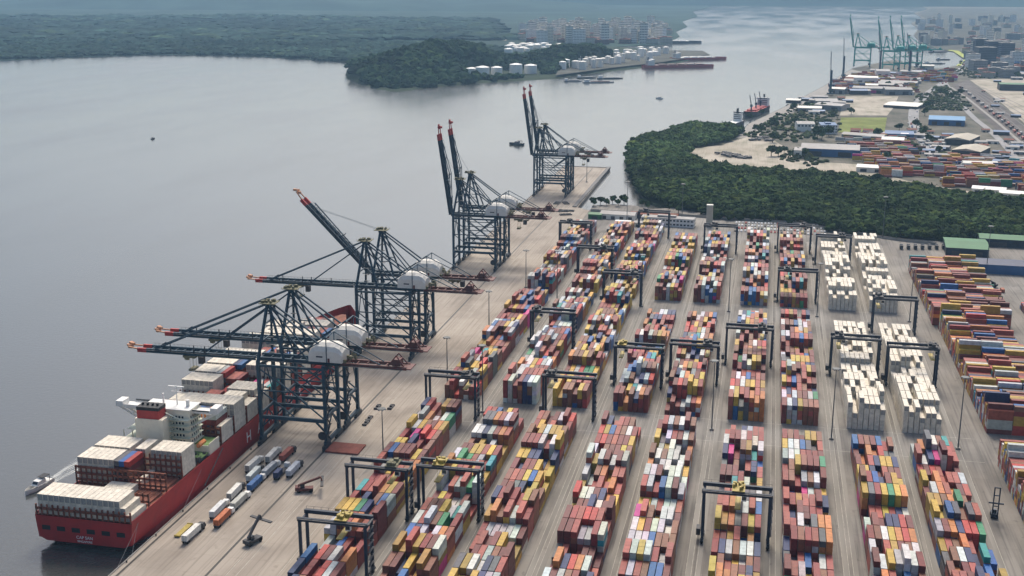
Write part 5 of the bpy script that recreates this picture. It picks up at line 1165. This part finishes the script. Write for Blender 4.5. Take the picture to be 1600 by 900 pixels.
# white storage tanks
def tank(px, py, r, h, label, m=None):
    t = thing('storage_tank', label, 'tank', at(px, py, WZ + 1.6), 0, 'storage tanks on the peninsula'); MB().tube((0, 0, 0), (0, 0, h), r, n=24).build('shell', m or M['white'], t)
    MB().tube((0, 0, h), (0, 0, h + r * .18), r, r * .25, n=24).build('roof', m or M['white'], t); MB().bar((-r * .7, -r * .75, 0), (r * .2, -r * 1.02, h), .8, .25).build('stair', M['grey'], t); return t
for k, (px, py, r, h) in enumerate(((737,118.5,15,19),(754,119.5,19,23),(776,117.5,16,20),(806,115.5,18,24),(829,114,18,20),(816,106,11,12))):
    tank(px, py, r * .86, h, f'white storage tank on the near peninsula shore, {ORD[k+1]} from the left')
patch('industrial_ground', [(868,120),(872,112),(890,107.5),(930,100),(957,93),(968,84.5),(1000,79),(1098,81),(1108,87),(1035,99),(960,107.5)], M['city_ground'], WZ + 6.5)
tn = 0
for k in range(60):
    px = random.uniform(878, 1040); py = 119 - (px - 875) * .145 - random.uniform(3, 17)
    t = tank(px, py, random.uniform(5, 10), random.uniform(12, 24), 'pale cylinder tank in the crowded tank farm at the peninsula point', M['house'] if k % 3 else M['white']); t['group'] = 'tanks of the crowded tank farm'; t.location.z = WZ + 6.4
for k in range(40):
    px = random.uniform(792, 885); py = random.uniform(72, 82) + (px - 792) * -.04
    t = tank(px, py, random.uniform(8, 14), random.uniform(8, 13), 'pale tank in the tank field between the two wooded hills', M['house'] if k % 3 else M['white']); t['group'] = 'tanks of the inland tank field'; t.location.z = WZ + 2 + float(hill_h(np.array([t.location.x]), np.array([t.location.y]))[0])
# city buildings: a few kinds, copied with their parts
kinds = []
for k, (w_, d, h_, m_, fl) in enumerate(((26, 18, 30, 'white', 9), (18, 18, 46, 'house', 14), (34, 20, 14, 'tan', 4), (22, 30, 9, 'maroon', 2), (30, 24, 20, 'grey', 6), (16, 20, 36, 'cream', 11))):
    kinds.append(flat('city_building', 'x', 'building', (0, 0, 0), w_, d, h_, 0, M[m_], 'buildings of the far city', floors=fl if fl < 12 else 8, roofm=M['deckred'] if k in (2, 3) else M['conc']))
desc = ['white mid rise block', 'slim cream tower', 'low tan block with red roof', 'low dark red block', 'grey mid rise block', 'cream apartment tower']
def city(n, xs, ys, where, wts, z=0, sc=1.0):
    for _ in range(n):
        px = random.uniform(*xs); py = ys(px); k = random.choices(range(6), wts)[0]; X, Y = G(px, py)
        o = place(kinds[k], USED, (X, Y, z), R(random.uniform(-30, 30)), f'{desc[k]} {where}', random.uniform(.8, 1.25) * sc); o['group'] = f'{desc[k]}s {where}'
city(150, (815, 1045), lambda px: random.uniform(48, 68), 'in the hazy city along the far shore', (7, 4, 5, 3, 1, 5), WZ + 1, 1.35)
city(108, (1436, 1640), lambda px: random.uniform(30, 92 if px > 1510 else 72), 'in the city above the bay', (5, 3, 4, 2, 4, 4))
city(34, (1515, 1640), lambda px: random.uniform(80, 122), 'in the low district beside the rail yard', (2, 0, 6, 5, 4, 0))
for k, (px, py, w_, d, h_) in enumerate(((1538, 100, 46, 36, 44), (1556, 94, 60, 40, 52), (1528, 92, 34, 40, 56), (1570, 96, 36, 30, 50))):
    flat('city_building', f'dark blue grey high rise slab beside the bay, {ORD[k+1]} of its cluster', 'building', at(px, py), w_, d, h_, R(10), mat('slate_wall', (.07, .08, .11), .6, .15, .05), 'dark high rises', floors=10)
# distant mountains beyond the frame's top
def ridge(name, x0, x1, y0, y1, hh, seed):
    n, mrow = 90, 14; V, F = [], []
    for j in range(mrow + 1):
        for i in range(n + 1):
            x = x0 + (x1 - x0) * i / n; y = y0 + (y1 - y0) * j / mrow; e = math.sin(math.pi * j / mrow); z = float(lownoise(np.array(x), np.array(y * 1.4), 900, seed)) * .35 + .75
            z2 = float(lownoise(np.array(x), np.array(y), 260, seed + 1)) * .12; V.append((x, y, WZ - 1 + hh * e * max(.15, z + z2) * math.sin(math.pi * i / n) ** .6))
    for j in range(mrow):
        for i in range(n): a = j * (n + 1) + i; F.append((a, a + 1, a + n + 2, a + n + 1))
    me = bpy.data.meshes.new(name); me.from_pydata(V, [], F); me.materials.append(M['far_ground']); o = bpy.data.objects.new(name, me); col.objects.link(o); o['kind'] = 'structure'
    for p in me.polygons: p.use_smooth = True
ridge('far_mountains', -9500, 7500, 9500, 13500, 620, 21)
ridge('far_hills', -6000, -1200, 7600, 9400, 150, 33)
# ---------------------------------------------------------------- haze
hz = MB().box(-13500, 13500, -1900, 15500, WZ - 10, 760); hm = bpy.data.materials.new('haze'); hm.use_nodes = True; t = hm.node_tree
for n in list(t.nodes):
    if n.type == 'BSDF_PRINCIPLED': t.nodes.remove(n)
pv = t.nodes.new('ShaderNodeVolumePrincipled'); pv.inputs['Color'].default_value = (.42, .70, 1.0, 1); pv.inputs['Density'].default_value = HAZE; pv.inputs['Anisotropy'].default_value = .2
t.links.new(pv.outputs[0], t.nodes['Material Output'].inputs['Volume'])
h_ = hz.build('haze', hm); h_['kind'] = 'stuff'; h_['label'] = 'pale blue air haze over the whole estuary'
